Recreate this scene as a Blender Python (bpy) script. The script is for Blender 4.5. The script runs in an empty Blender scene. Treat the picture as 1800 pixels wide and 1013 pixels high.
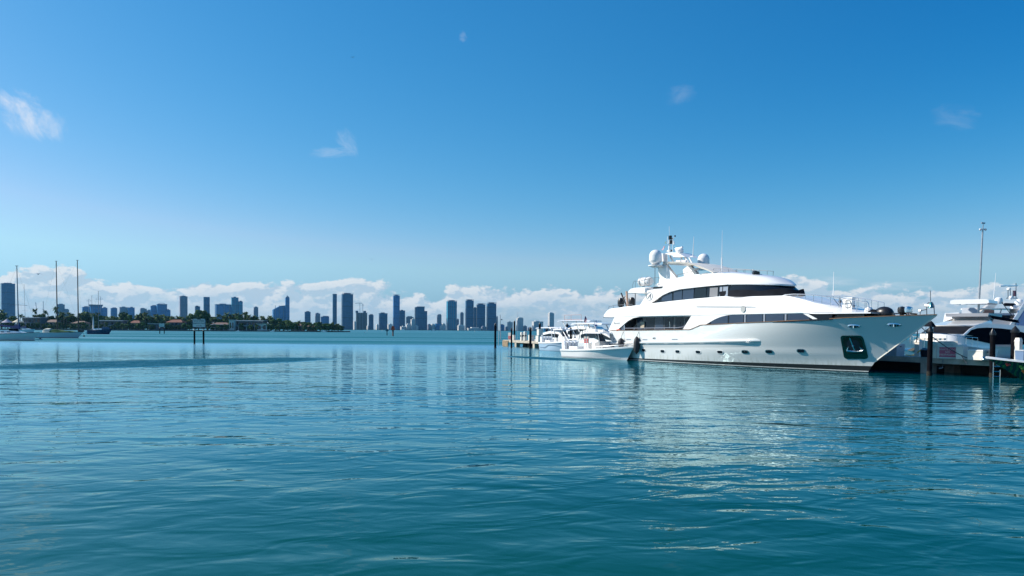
import bpy, bmesh, math, random
import numpy as np
from mathutils import Vector, Matrix, noise
R = math.radians
sc = bpy.context.scene
COL = sc.collection

# ------------------------------------------------------------------ camera
H=3.4; F=1300.0; PITCH=R(-1.5); ROLL=R(0.4); SH=108.3
cam = bpy.data.cameras.new("camera"); camo = bpy.data.objects.new("camera", cam); COL.objects.link(camo)
cam.sensor_width = 36.0; cam.lens = 36.0*F/1800.0
cam.shift_y = SH/1800.0
cam.clip_start = 0.3; cam.clip_end = 60000
camo.location = (0,0,H)
camo.rotation_euler = (Matrix.Rotation(R(90)+PITCH,3,'X') @ Matrix.Rotation(ROLL,3,'Z')).to_euler()
sc.camera = camo
_CR = Matrix.Rotation(R(90)+PITCH,3,'X') @ Matrix.Rotation(ROLL,3,'Z')
def ray(px,py): return _CR @ Vector(((px-900)/F, -(py-506.5-SH)/F, -1.0))
def at(px,py,Y):
    d=ray(px,py); return Vector((0,0,H)) + d*(Y/d.y)
def atz(px,py,z=0.0):
    d=ray(px,py); return Vector((0,0,H)) + d*((z-H)/d.z)

# ------------------------------------------------------------------ light, sky, exposure
SUN_EL=R(36); SUN_AZ=R(-78)          # azimuth from +Y towards +X; the sun stands to the left of the view
sdir = Vector((math.sin(SUN_AZ)*math.cos(SUN_EL), math.cos(SUN_AZ)*math.cos(SUN_EL), math.sin(SUN_EL)))
sl = bpy.data.lights.new("sun",'SUN'); sl.energy=4.9; sl.angle=R(0.53); sl.color=(1.0,0.93,0.83)
so = bpy.data.objects.new("sun", sl); COL.objects.link(so)
so.rotation_euler = sdir.to_track_quat('Z','Y').to_euler(); so.location=(-100,0,200)
sc.view_settings.view_transform='Standard'; sc.view_settings.look='None'
sc.view_settings.exposure=0.42; sc.view_settings.gamma=1.0
sc.render.film_transparent=False
sc.cycles.max_bounces=7; sc.cycles.diffuse_bounces=2; sc.cycles.glossy_bounces=4; sc.cycles.volume_bounces=0
sc.cycles.transmission_bounces=3; sc.cycles.transparent_max_bounces=6
sc.cycles.caustics_reflective=False; sc.cycles.caustics_refractive=False
sc.cycles.sample_clamp_indirect=4.0

class NT:
    """tiny helper to wire node trees"""
    def __init__(s, tree): s.t=tree; s.n=tree.nodes; s.l=tree.links
    def new(s, typ, **kw):
        nd=s.n.new(typ)
        for k,v in kw.items(): setattr(nd,k,v)
        return nd
    def put(s, sock, val):
        if isinstance(val, bpy.types.NodeSocket): s.l.new(val, sock)
        elif isinstance(val,(tuple,list)) and len(val)==3 and sock.type=='RGBA': sock.default_value=(*val,1)
        else: sock.default_value=val
    def math(s, op, a, b=0.0, c=0.0, clamp=False):
        nd=s.new('ShaderNodeMath', operation=op, use_clamp=clamp)
        s.put(nd.inputs[0],a); s.put(nd.inputs[1],b); s.put(nd.inputs[2],c); return nd.outputs[0]
    def vmath(s, op, a, b=(0,0,0)):
        nd=s.new('ShaderNodeVectorMath', operation=op); s.put(nd.inputs[0],a)
        if op=='SCALE': s.put(nd.inputs['Scale'],b)
        else: s.put(nd.inputs[1],b)
        return nd.outputs['Value'] if op in('LENGTH','DOT_PRODUCT') else nd.outputs[0]
    def sep(s,v): nd=s.new('ShaderNodeSeparateXYZ'); s.put(nd.inputs[0],v); return nd.outputs
    def comb(s,x,y,z):
        nd=s.new('ShaderNodeCombineXYZ'); s.put(nd.inputs[0],x); s.put(nd.inputs[1],y); s.put(nd.inputs[2],z); return nd.outputs[0]
    def noise(s,vec,scale=1.0,detail=2.0,rough=0.5,dist=0.0,dim='3D',lac=2.0):
        nd=s.new('ShaderNodeTexNoise', noise_dimensions=dim); s.put(nd.inputs['Vector'],vec)
        nd.inputs['Scale'].default_value=scale; nd.inputs['Detail'].default_value=detail
        nd.inputs['Roughness'].default_value=rough; nd.inputs['Distortion'].default_value=dist; nd.inputs['Lacunarity'].default_value=lac
        return nd.outputs[0]
    def smooth(s,x,a,b,lo=0.0,hi=1.0):
        nd=s.new('ShaderNodeMapRange', interpolation_type='SMOOTHSTEP'); s.put(nd.inputs['Value'],x)
        for k,v in zip(('From Min','From Max','To Min','To Max'),(a,b,lo,hi)): s.put(nd.inputs[k],v)
        return nd.outputs[0]
    def mix(s,f,a,b):
        nd=s.new('ShaderNodeMix', data_type='RGBA'); s.put(nd.inputs[0],f); s.put(nd.inputs[6],a); s.put(nd.inputs[7],b); return nd.outputs[2]

world=bpy.data.worlds.new("World"); sc.world=world; world.use_nodes=True
W=NT(world.node_tree); W.n.clear()
sky=W.new('ShaderNodeTexSky', sky_type='NISHITA', sun_disc=False)
sky.sun_elevation=SUN_EL; sky.sun_rotation=SUN_AZ; sky.altitude=0; sky.air_density=1.0; sky.dust_density=0.55; sky.ozone_density=2.2
tc=W.new('ShaderNodeTexCoord').outputs['Generated']
x,y,z=W.sep(tc)
az=W.math('ARCTAN2',x,y); el=W.math('ARCSINE',z)
hs=W.new('ShaderNodeHueSaturation'); hs.inputs['Saturation'].default_value=1.22; hs.inputs['Value'].default_value=1.0; W.put(hs.inputs['Color'],sky.outputs[0])
_c=W.new('ShaderNodeSeparateColor'); W.put(_c.inputs[0],hs.outputs[0]); _k=W.new('ShaderNodeCombineColor')
_ch=[W.math('MULTIPLY',W.math('POWER',W.math('MULTIPLY',_c.outputs[_i],0.085),_p),_g/0.085) for _i,(_p,_g) in enumerate(((1.75,3.0),(0.92,1.25),(0.75,1.31)))]   # a clear, deep-blue winter sky
_ch[1]=W.math('MINIMUM',_ch[1],W.math('MULTIPLY',_ch[2],0.80)); _ch[0]=W.math('MINIMUM',_ch[0],W.math('MULTIPLY',_ch[1],0.58))
_dd=W.vmath('DOT_PRODUCT',tc,tuple(sdir))
_hg=W.smooth(z,0.06,0.42)
for _i,(_lo,_hi) in enumerate(((0.12,1.0),(0.75,1.0),(0.92,1.0))): _ch[_i]=W.math('MULTIPLY',_ch[_i],W.math('SUBTRACT',1.0,W.math('MULTIPLY',_hg,W.math('SUBTRACT',1.0,W.smooth(_dd,-0.30,0.40,_lo,_hi)))))   # deeper blue away from the sun
for _i in range(3): W.put(_k.inputs[_i],_ch[_i])
col=_k.outputs[0]
# cumulus bank along the horizon
vec=W.comb(W.math('MULTIPLY',az,1.0), W.math('MULTIPLY',el,1.7), 3.7)
big=W.noise(vec,7.0,3.0,0.5)
_o=W.vmath('ADD',vec,(-0.006,0.011,0))
fine=W.math('ADD',W.math('MULTIPLY',W.noise(vec,24.0,3.0,0.5,0.15),0.62),W.math('MULTIPLY',W.noise(vec,62.0,5.0,0.6),0.38))
off=W.math('ADD',W.math('MULTIPLY',W.noise(_o,24.0,3.0,0.5,0.15),0.62),W.math('MULTIPLY',W.noise(_o,62.0,5.0,0.6),0.38))
top=W.math('ADD',W.math('MULTIPLY',W.math('SUBTRACT',big,0.5),0.060),0.055)
top=W.math('ADD',top,W.math('MULTIPLY',az,-0.006))
top=W.math('ADD',top,W.math('MULTIPLY',W.math('SUBTRACT',fine,0.5),0.085))
dif=W.math('SUBTRACT',top,el)
dens=W.smooth(dif,-0.001,0.006)
holes=W.smooth(W.noise(W.comb(az,W.math('MULTIPLY',el,3.0),9.1),15.0,5.0,0.55),0.36,0.56)
depth=W.smooth(dif,0.003,0.050)
holes=W.math('MAXIMUM',holes,W.math('SUBTRACT',1.0,depth))
dens=W.math('MULTIPLY',dens,W.math('MULTIPLY_ADD',holes,0.50,0.45))
relief=W.smooth(W.math('SUBTRACT',fine,off),-0.05,0.05)
litv=W.math('MULTIPLY',W.math('MULTIPLY_ADD',relief,0.85,0.15),W.math('SUBTRACT',1.0,W.math('MULTIPLY',depth,0.80)),clamp=True)
ccol=W.mix(litv,(5.0,6.8,8.5),(9.6,9.9,10.2))
col=W.mix(W.math('MULTIPLY',dens,0.92),col,ccol)
# thin wisps high up: (pixel-free) azimuth, elevation, radii, strength
for (wa,we,ra,re_,tilt,st,sd) in [(-0.583,0.233,0.034,0.026,-0.75,0.80,1.0),(-0.555,0.225,0.02,0.02,-1.2,0.5,8.0),(-0.220,0.240,0.022,0.016,-0.9,0.26,2.0),(-0.240,0.226,0.030,0.008,0.1,0.24,2.5),
                             (0.220,0.300,0.024,0.014,0.2,0.12,3.0),(0.535,0.245,0.03,0.016,-0.3,0.10,4.0),(-0.068,0.373,0.007,0.008,0,0.2,5.0),(0.47,0.055,0.05,0.008,0,0.35,6.0),(0.405,0.062,0.04,0.008,0,0.3,7.0)]:
    da=W.math('SUBTRACT',az,wa); de=W.math('SUBTRACT',el,we)
    c,s_=math.cos(tilt),math.sin(tilt)
    p=W.math('ADD',W.math('MULTIPLY',da,c/ra),W.math('MULTIPLY',de,s_/ra))
    q=W.math('SUBTRACT',W.math('MULTIPLY',de,c/re_),W.math('MULTIPLY',da,s_/re_))
    r2=W.math('ADD',W.math('MULTIPLY',p,p),W.math('MULTIPLY',q,q))
    g=W.math('SUBTRACT',1.0,r2)
    nn=W.noise(W.comb(W.math('MULTIPLY',p,0.75),W.math('MULTIPLY',q,0.9),sd),1.3,9.0,0.66,0.5)
    m=W.smooth(W.math('ADD',W.math('MULTIPLY',g,0.35),W.math('SUBTRACT',nn,0.5)),0.02,0.60)
    m=W.math('MULTIPLY',m,W.smooth(g,-0.5,0.4))
    col=W.mix(W.math('MULTIPLY',m,st),col,(10.0,10.3,11.0))
bg=W.new('ShaderNodeBackground'); W.put(bg.inputs[0],col); bg.inputs[1].default_value=0.0635
wo=W.new('ShaderNodeOutputWorld'); W.l.new(bg.outputs[0],wo.inputs[0])

# ------------------------------------------------------------------ materials
MATS={}
def mat(name, color, rough=0.5, metal=0.0, coat=0.0, spec=0.5, var=0.0, vscale=3.0, bump=0.0, bscale=20.0, stretch=(1,1,1), col2=None, crough=0.03):
    if name in MATS: return MATS[name]
    m=bpy.data.materials.new(name); m.use_nodes=True; N=NT(m.node_tree); N.n.clear()
    b=N.new('ShaderNodeBsdfPrincipled'); o=N.new('ShaderNodeOutputMaterial'); N.l.new(b.outputs[0],o.inputs[0])
    b.inputs['Roughness'].default_value=rough; b.inputs['Metallic'].default_value=metal
    b.inputs['Coat Weight'].default_value=coat; b.inputs['Coat Roughness'].default_value=crough
    b.inputs['Specular IOR Level'].default_value=spec
    co=N.new('ShaderNodeTexCoord').outputs['Object']; co=N.vmath('MULTIPLY',co,stretch)
    if var>0 or col2:
        n=N.noise(co,vscale,5.0,0.6)
        c2=col2 or tuple(c*(1-var) for c in color)
        N.put(b.inputs['Base Color'],N.mix(N.smooth(n,0.35,0.68),color,c2))
    else: b.inputs['Base Color'].default_value=(*color,1)
    if bump>0:
        bp=N.new('ShaderNodeBump'); bp.inputs['Strength'].default_value=bump; bp.inputs['Distance'].default_value=0.02
        N.put(bp.inputs['Height'],N.noise(co,bscale,4.0,0.6)); N.l.new(bp.outputs[0],b.inputs['Normal'])
    MATS[name]=m; return m
def facade(name, glass, slab, floor_h=3.6, bay=4.0, slab_frac=0.28, mull=0.12, rough=0.25):
    """curtain wall: floor slabs and bays drawn by object coordinates"""
    if name in MATS: return MATS[name]
    m=bpy.data.materials.new(name); m.use_nodes=True; N=NT(m.node_tree); N.n.clear()
    b=N.new('ShaderNodeBsdfPrincipled'); o=N.new('ShaderNodeOutputMaterial'); N.l.new(b.outputs[0],o.inputs[0])
    x,y,z=N.sep(N.new('ShaderNodeTexCoord').outputs['Object'])
    fz=N.math('FRACT',N.math('DIVIDE',z,floor_h)); fx=N.math('FRACT',N.math('DIVIDE',N.math('ADD',x,y),bay))
    s1=N.math('LESS_THAN',fz,slab_frac); s2=N.math('LESS_THAN',fx,mull)
    k=N.math('MAXIMUM',s1,s2)
    # some bays read lighter or darker (curtains, balconies)
    cell=N.new('ShaderNodeTexWhiteNoise', noise_dimensions='2D')
    N.put(cell.inputs['Vector'],N.comb(N.math('FLOOR',N.math('DIVIDE',N.math('ADD',x,y),bay*2)),N.math('FLOOR',N.math('DIVIDE',z,floor_h*2)),0))
    g=N.mix(N.math('MULTIPLY',cell.outputs[0],0.5),glass,tuple(min(1,c*2.2) for c in glass))
    # vertical bays of balconies, blinds and plain glass, and a plant floor now and then
    st_=N.new('ShaderNodeTexWhiteNoise', noise_dimensions='1D'); N.put(st_.inputs['W'],N.math('FLOOR',N.math('DIVIDE',N.math('ADD',x,N.math('MULTIPLY',y,1.7)),8.3)))
    g=N.mix(N.math('MULTIPLY',N.smooth(st_.outputs[0],0.45,0.95),0.75),g,tuple(min(1,c*1.5+.10) for c in glass))
    g=N.mix(N.math('MULTIPLY',N.math('LESS_THAN',N.math('FRACT',N.math('DIVIDE',z,57.0)),0.07),0.8),g,tuple(c*.35 for c in glass))
    N.put(b.inputs['Base Color'],N.mix(k,g,slab))
    N.put(b.inputs['Roughness'],N.math('MULTIPLY_ADD',k,0.5,rough)); b.inputs['Specular IOR Level'].default_value=0.25
    MATS[name]=m; return m

WHITE=mat('white_gelcoat',(0.86,0.855,0.84),0.22,coat=0.6,var=0.035,vscale=0.5)
CREAM=mat('lit_cream_gelcoat',(0.78,0.73,0.64),0.4,coat=0.2,var=0.06,vscale=1.5)  # cream that also carries the warm tone of lit white yacht parts
GLASS=mat('tinted_glass',(0.006,0.009,0.016),0.06,spec=0.45)
GLASSB=mat('blue_grey_glass',(0.030,0.048,0.085),0.10,spec=0.5)
FRAMEC=mat('window_frame_grey',(0.22,0.25,0.31),0.4)
BLACK=mat('black_paint',(0.012,0.012,0.014),0.35)
RUBBER=mat('black_rubber',(0.012,0.013,0.018),0.6,bump=0.2)
CHROME=mat('stainless_steel',(0.62,0.64,0.66),0.18,metal=1.0)
DSTEEL=mat('dark_steel_rail',(0.16,0.17,0.19),0.3,metal=0.7)
TEAK=mat('varnished_teak',(0.22,0.11,0.045),0.25,coat=0.5,var=0.35,vscale=2.0)
DECK=mat('teak_deck',(0.36,0.27,0.17),0.7,var=0.25)
BLUEC=mat('blue_canvas',(0.006,0.035,0.14),0.85,bump=0.3,bscale=4)
GREENC=mat('green_canvas',(0.045,0.12,0.035),0.85,bump=0.3,bscale=3)
GREYC=mat('dark_mesh_cover',(0.022,0.024,0.030),0.9,spec=0.0,var=0.3,vscale=0.8,bump=0.5,bscale=1.5)
TAN=mat('tan_paint',(0.55,0.43,0.28),0.5)
RED=mat('red_signage',(0.62,0.05,0.07),0.5)
PINKR=mat('faded_red_signage',(0.60,0.11,0.17),0.5,var=0.1)
ORANGE=mat('orange_red_paint',(0.75,0.07,0.02),0.5)
CONC=mat('dock_concrete',(0.52,0.47,0.39),0.9,var=0.3,vscale=1.2,bump=0.4,bscale=8)
PILE=mat('black_piling',(0.012,0.012,0.015),0.9,spec=0.0,var=0.4,vscale=3,bump=0.4,bscale=6)
BOXW=mat('dock_box_fibreglass',(0.74,0.70,0.62),0.45,var=0.08,vscale=2)
LGREY=mat('light_grey_paint',(0.48,0.50,0.54),0.4,var=0.08)
ALU=mat('aluminium_pole',(0.42,0.43,0.45),0.35,metal=0.6,var=0.15)
SIGNW=mat('sign_white',(0.86,0.72,0.62),0.6,var=0.1,vscale=4)
DARKP=mat('dark_wood_pile',(0.016,0.015,0.014),0.9,spec=0.0,var=0.4,vscale=4)

# ------------------------------------------------------------------ mesh builder
class MB:
    def __init__(s): s.v=[]; s.f=[]; s.m=[]
    def add(s,vs,fs,mi=0):
        o=len(s.v); s.v+= [tuple(p) for p in vs]; s.f+=[tuple(i+o for i in f) for f in fs]; s.m+=[mi]*len(fs); return s
    def box(s,c,d,rz=0.0,mi=0,ry=0.0,taper=1.0):
        hx,hy,hz=d[0]/2,d[1]/2,d[2]/2; out=[]
        M_=Matrix.Rotation(rz,3,'Z')@Matrix.Rotation(ry,3,'Y')
        for sz in(-1,1):
            k=taper if sz>0 else 1
            for sx,sy in((-1,-1),(1,-1),(1,1),(-1,1)): out.append(Vector(c)+M_@Vector((sx*hx*k,sy*hy*k,sz*hz)))
        return s.add(out,[(3,2,1,0),(4,5,6,7),(0,1,5,4),(1,2,6,5),(2,3,7,6),(3,0,4,7)],mi)
    def prism(s,poly,y0,y1,mi=0,axis='y'):
        """poly of (a,b); extruded along y (a=x,b=z) or z (a=x,b=y) or x (a=y,b=z)"""
        n=len(poly)
        def P(p,h): return (p[0],h,p[1]) if axis=='y' else ((p[0],p[1],h) if axis=='z' else (h,p[0],p[1]))
        vs=[P(p,y0) for p in poly]+[P(p,y1) for p in poly]
        fs=[tuple(range(n)),tuple(range(2*n-1,n-1,-1))]+[(i,(i+1)%n,(i+1)%n+n,i+n) for i in range(n)]
        return s.add(vs,fs,mi)
    def loft(s,rings,closed=True,cap=True,mi=0):
        n=len(rings[0]); vs=[p for r in rings for p in r]; fs=[]
        for k in range(len(rings)-1):
            for i in range(n if closed else n-1):
                j=(i+1)%n; fs.append((k*n+i,k*n+j,(k+1)*n+j,(k+1)*n+i))
        if cap and closed: fs+=[tuple(range(n-1,-1,-1)),tuple(range((len(rings)-1)*n,len(rings)*n))]
        return s.add(vs,fs,mi)
    def tube(s,pts,r,n=6,mi=0,r2=None):
        pts=[Vector(p) for p in pts]; r2=r if r2 is None else r2; rings=[]
        for k,p in enumerate(pts):
            t=(pts[min(k+1,len(pts)-1)]-pts[max(k-1,0)]).normalized()
            a=t.cross(Vector((0,0,1)) if abs(t.z)<0.95 else Vector((1,0,0))).normalized(); b=t.cross(a)
            rr=r+(r2-r)*k/max(1,len(pts)-1)
            rings.append([p+a*math.cos(2*math.pi*i/n)*rr+b*math.sin(2*math.pi*i/n)*rr for i in range(n)])
        return s.loft(rings,mi=mi)
    def lathe(s,prof,c=(0,0,0),n=16,mi=0,sy=1.0,M_=None):
        rings=[]
        for r,z in prof:
            ring=[Vector((r*math.cos(2*math.pi*i/n),r*sy*math.sin(2*math.pi*i/n),z)) for i in range(n)]
            if M_: ring=[M_@p for p in ring]
            rings.append([p+Vector(c) for p in ring])
        return s.loft(rings,mi=mi)
    def sph(s,c,r,n=12,mi=0,sc_=(1,1,1)):
        return s.add(*_sph(c,r,n,sc_),mi)
    def build(s,name,mats,parent=None,smooth=True,angle=38,loc=None,rz=None):
        me=bpy.data.meshes.new(name); me.from_pydata([tuple(p) for p in s.v],[],s.f)
        if not isinstance(mats,(list,tuple)): mats=[mats]
        for m in mats: me.materials.append(m)
        me.polygons.foreach_set('material_index',s.m)
        bm=bmesh.new(); bm.from_mesh(me); bmesh.ops.recalc_face_normals(bm,faces=bm.faces)
        if smooth:
            for f in bm.faces: f.smooth=True
            ca=R(angle)
            for e in bm.edges:
                if len(e.link_faces)!=2 or e.calc_face_angle(0)>ca: e.smooth=False
        bm.to_mesh(me); bm.free()
        o=bpy.data.objects.new(name,me); COL.objects.link(o)
        if parent is not None: o.parent=parent
        if loc is not None: o.location=loc
        if rz is not None: o.rotation_euler=(0,0,rz)
        return o
def _sph(c,r,n,k):
    vs=[];fs=[];m=n//2
    for j in range(m+1):
        t=math.pi*j/m
        for i in range(n):
            a=2*math.pi*i/n; vs.append((c[0]+r*k[0]*math.sin(t)*math.cos(a),c[1]+r*k[1]*math.sin(t)*math.sin(a),c[2]+r*k[2]*math.cos(t)))
    for j in range(m):
        for i in range(n):
            i2=(i+1)%n; fs.append((j*n+i,(j+1)*n+i,(j+1)*n+i2,j*n+i2))
    return vs,fs
def tag(o,label,cat,group=None,kind=None):
    if label: o['label']=label
    if cat: o['category']=cat
    if group: o['group']=group
    if kind: o['kind']=kind
    return o
def thing(name,label,cat,loc=(0,0,0),rz=0.0,group=None):
    o=bpy.data.objects.new(name,None); COL.objects.link(o); o.location=loc; o.rotation_euler=(0,0,rz)
    o.empty_display_size=0.5
    return tag(o,label,cat,group)
def copy_tree(o,parent=None):
    c=o.copy(); COL.objects.link(c); c.parent=parent
    for ch in [q for q in bpy.data.objects if q.parent==o]: copy_tree(ch,c)
    return c
def interp(tab,x):
    if x<=tab[0][0]: return tab[0][1]
    for (a,b),(c,d) in zip(tab,tab[1:]):
        if x<=c: return b+(d-b)*(x-a)/(c-a)
    return tab[-1][1]
def sinterp(tab,x):
    """smooth (Catmull-Rom) interpolation of a table"""
    n=len(tab)
    if x<=tab[0][0]: return tab[0][1]
    if x>=tab[-1][0]: return tab[-1][1]
    for i in range(n-1):
        if x<=tab[i+1][0]: break
    p1,p2=tab[i],tab[i+1]; p0=tab[max(i-1,0)]; p3=tab[min(i+2,n-1)]
    h=p2[0]-p1[0]; t=(x-p1[0])/h
    m1=(p2[1]-p0[1])/(p2[0]-p0[0])*h; m2=(p3[1]-p1[1])/(p3[0]-p1[0])*h
    return (2*t**3-3*t*t+1)*p1[1]+(t**3-2*t*t+t)*m1+(-2*t**3+3*t*t)*p2[1]+(t**3-t*t)*m2
def textmesh(txt,size,name,m,parent,M_,extrude=0.004,align='CENTER'):
    cu=bpy.data.curves.new(name,'FONT'); cu.body=txt; cu.size=size; cu.extrude=extrude; cu.align_x=align; cu.align_y='CENTER'
    to=bpy.data.objects.new(name,cu); COL.objects.link(to)
    dg=bpy.context.evaluated_depsgraph_get(); me=bpy.data.meshes.new_from_object(to.evaluated_get(dg))
    bpy.data.objects.remove(to); me.materials.clear(); me.materials.append(m)
    o=bpy.data.objects.new(name,me); COL.objects.link(o); o.parent=parent; o.matrix_local=M_
    return o

WFILM=mat('dark_window_film',(0.006,0.008,0.013),0.6,spec=0.0)

BARN=mat('barnacle_band',(0.045,0.042,0.034),0.95,var=0.6,vscale=6,bump=0.8,bscale=12,spec=0.1)
def hullpaint(name):
    m=bpy.data.materials.new(name); m.use_nodes=True; N=NT(m.node_tree); N.n.clear()
    b=N.new('ShaderNodeBsdfPrincipled'); o=N.new('ShaderNodeOutputMaterial'); N.l.new(b.outputs[0],o.inputs[0])
    b.inputs['Roughness'].default_value=.10; b.inputs['Coat Weight'].default_value=1.0; b.inputs['Coat IOR'].default_value=1.75; b.inputs['Coat Roughness'].default_value=.02
    co=N.new('ShaderNodeTexCoord').outputs['Object']; x,y,z=N.sep(co)
    streak=N.noise(N.vmath('MULTIPLY',co,(2.2,2.2,0.22)),1.6,4.0,0.65)
    low=N.smooth(z,1.5,0.35)
    k=N.math('MULTIPLY',N.math('MULTIPLY',low,N.smooth(streak,0.42,0.75)),0.55)
    c=N.mix(N.noise(co,0.35,3.0),(0.68,0.70,0.69),(0.71,0.725,0.715))
    c=N.mix(k,c,(0.40,0.42,0.34))
    # faint runs below the scuppers and fairleads
    k2=N.math('MULTIPLY',N.smooth(N.noise(N.vmath('MULTIPLY',co,(3.0,3.0,0.05)),1.0,2.0),0.66,0.78),0.14)
    c=N.mix(k2,c,(0.50,0.48,0.42))
    N.put(b.inputs['Base Color'],c)
    # very slight unfairness of the plating, so that reflections wander
    bp=N.new('ShaderNodeBump'); bp.inputs['Strength'].default_value=0.5; bp.inputs['Distance'].default_value=0.02
    N.put(bp.inputs['Height'],N.noise(co,0.9,2.0)); N.l.new(bp.outputs[0],b.inputs['Coat Normal']); return m

# ------------------------------------------------------------------ water
def water():
    b=MB()
    # one sheet, graded so that it reaches the horizon
    xs=[-7000,-3000,-1200,-500,-200,-60,0,60,200,500,1200,3000,7000]; ys=[-200,-20,0,20,60,120,200,400,900,2000,5200]
    vs=[(x,y,0.0) for y in ys for x in xs]; n=len(xs)
    b.add(vs,[(j*n+i,j*n+i+1,(j+1)*n+i+1,(j+1)*n+i) for j in range(len(ys)-1) for i in range(n-1)])
    m=bpy.data.materials.new('sea_water'); m.use_nodes=True; N=NT(m.node_tree); N.n.clear()
    dfs=N.new('ShaderNodeBsdfDiffuse'); p=N.new('ShaderNodeBsdfAnisotropic'); fr=N.new('ShaderNodeFresnel'); ms_=N.new('ShaderNodeMixShader'); o=N.new('ShaderNodeOutputMaterial')
    N.l.new(dfs.outputs[0],ms_.inputs[1]); N.l.new(p.outputs[0],ms_.inputs[2]); N.l.new(ms_.outputs[0],o.inputs[0])
    co=N.new('ShaderNodeTexCoord').outputs['Object']; x,y,z=N.sep(co)
    fr.inputs['IOR'].default_value=1.48; p.inputs['Color'].default_value=(0.68,0.95,1.0,1)
    # ruffled zone offshore and two cat's-paws of wind
    wob=N.math('MULTIPLY',N.math('SUBTRACT',N.noise(N.vmath('MULTIPLY',co,(0.02,0.03,1)),1.0,3.0),0.5),26.0)
    far=N.smooth(N.math('ADD',y,wob),158.0,172.0)
    def patch(cx,cy,rx,ry,ang):
        c,s=math.cos(ang),math.sin(ang)
        dx=N.math('SUBTRACT',x,cx); dy=N.math('SUBTRACT',y,cy)
        a=N.math('DIVIDE',N.math('ADD',N.math('MULTIPLY',dx,c),N.math('MULTIPLY',dy,s)),rx)
        d=N.math('DIVIDE',N.math('SUBTRACT',N.math('MULTIPLY',dy,c),N.math('MULTIPLY',dx,s)),ry)
        r=N.math('ADD',N.math('ADD',N.math('MULTIPLY',a,a),N.math('MULTIPLY',d,d)),N.math('MULTIPLY',wob,0.012))
        return N.smooth(r,1.20,0.62)
    P1=patch(-33.0,73.0,18.0,7.2,0.885)
    P2=patch(4.4,89.5,9.0,2.2,-1.03)
    ruf=N.math('MAXIMUM',far,N.math('MAXIMUM',P1,P2))
    ruf=N.math('MULTIPLY',ruf,N.math('MAXIMUM',far,N.smooth(N.noise(N.vmath('MULTIPLY',co,(0.9,0.55,1)),1.0,3.0,0.7),0.30,0.62,0.70,1.0)))
    band=N.smooth(N.noise(N.vmath('MULTIPLY',co,(0.0035,0.028,1)),1.0,4.0,0.6),0.36,0.62)
    ruf=N.math('MULTIPLY',ruf,N.math('SUBTRACT',1.0,N.math('MULTIPLY',N.math('MULTIPLY',far,band),0.38)))
    # heights in metres
    def lay(sx,sy,scale,det,amp,dist=0.0,rz=0.0,rough=0.5):
        v=co
        if rz:
            rr=N.new('ShaderNodeVectorRotate',rotation_type='Z_AXIS'); N.put(rr.inputs['Vector'],v); rr.inputs['Angle'].default_value=rz; v=rr.outputs[0]
        v=N.vmath('MULTIPLY',v,(sx,sy,1.0))
        return N.math('MULTIPLY',N.noise(v,scale,det,rough,dist),amp)
    h=lay(0.42,1.0,0.42,2.0,0.130,0.5,0.16)
    h=N.math('ADD',h,lay(0.55,1.0,1.1,2.0,0.058,0.7,-0.26))
    h=N.math('ADD',h,lay(0.62,1.0,2.7,2.0,0.011,0.6,0.34))
    h=N.math('MULTIPLY',h,N.smooth(N.noise(N.vmath('MULTIPLY',co,(0.020,0.045,1)),1.0,3.0,0.6),0.32,0.68,0.55,1.25))
    h=N.math('MULTIPLY',h,N.smooth(y,26.0,75.0,1.0,0.42))
    calmfine=lay(0.6,1.0,8.0,1.0,0.0006,0.0,-0.1)
    roughfine=N.math('ADD',lay(0.7,1.0,2.2,3.0,0.16,0.0,0.2),lay(0.8,1.0,0.5,2.0,0.30,0.0,0.2))
    calm=N.math('ADD',h,calmfine)
    tot=N.math('ADD',calm,N.math('MULTIPLY',roughfine,ruf))
    bp=N.new('ShaderNodeBump'); bp.inputs['Strength'].default_value=1.0; bp.inputs['Distance'].default_value=1.0
    N.put(bp.inputs['Height'],tot)
    # facets too small to resolve at a distance: unfiltered random slopes of the surface
    def slopes(scale,seed):
        nd=N.new('ShaderNodeTexNoise'); N.put(nd.inputs['Vector'],N.vmath('ADD',N.vmath('MULTIPLY',co,(0.55,1.0,1.0)),(seed,seed,0))); nd.inputs['Scale'].default_value=scale; nd.inputs['Detail'].default_value=2.0
        return N.vmath('MULTIPLY',N.vmath('SUBTRACT',nd.outputs['Color'],(0.5,0.5,0.5)),(1.0,1.4,0.0))
    amp=N.math('ADD',N.math('MULTIPLY',N.smooth(y,20.0,110.0),0.05),N.math('MULTIPLY',ruf,0.30))
    sl_=N.vmath('SCALE',slopes(1.9,3.0),amp)
    nn=N.vmath('NORMALIZE',N.vmath('ADD',bp.outputs[0],sl_)); N.put(p.inputs['Normal'],nn); N.put(fr.inputs['Normal'],nn)
    # body colour of the bay: green near the wall, clearer turquoise farther out
    n=N.noise(N.vmath('MULTIPLY',co,(0.03,0.05,1)),1.0,3.0)
    near=N.mix(n,(0.000,0.056,0.026),(0.000,0.036,0.021))
    body=N.mix(N.smooth(y,12.0,34.0),near,(0.000,0.085,0.120)); body=N.mix(N.smooth(y,40.0,130.0),body,(0.000,0.125,0.180))
    body=N.mix(ruf,body,(0.000,0.112,0.150))  # tone of the sky mirrored by ripples is put into the colour
    body=N.mix(N.math('MAXIMUM',P1,P2),body,(0.000,0.066,0.105))  # darker mirrored sky of the wind patches is painted in
    N.put(dfs.inputs['Color'],body)
    N.put(ms_.inputs[0],N.math('MULTIPLY',fr.outputs[0],N.math('SUBTRACT',1.0,N.math('MULTIPLY',ruf,0.88))))
    N.put(p.inputs['Roughness'],N.math('ADD',N.math('MULTIPLY',ruf,0.30),N.smooth(y,50.0,165.0,0.008,0.24)))
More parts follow.
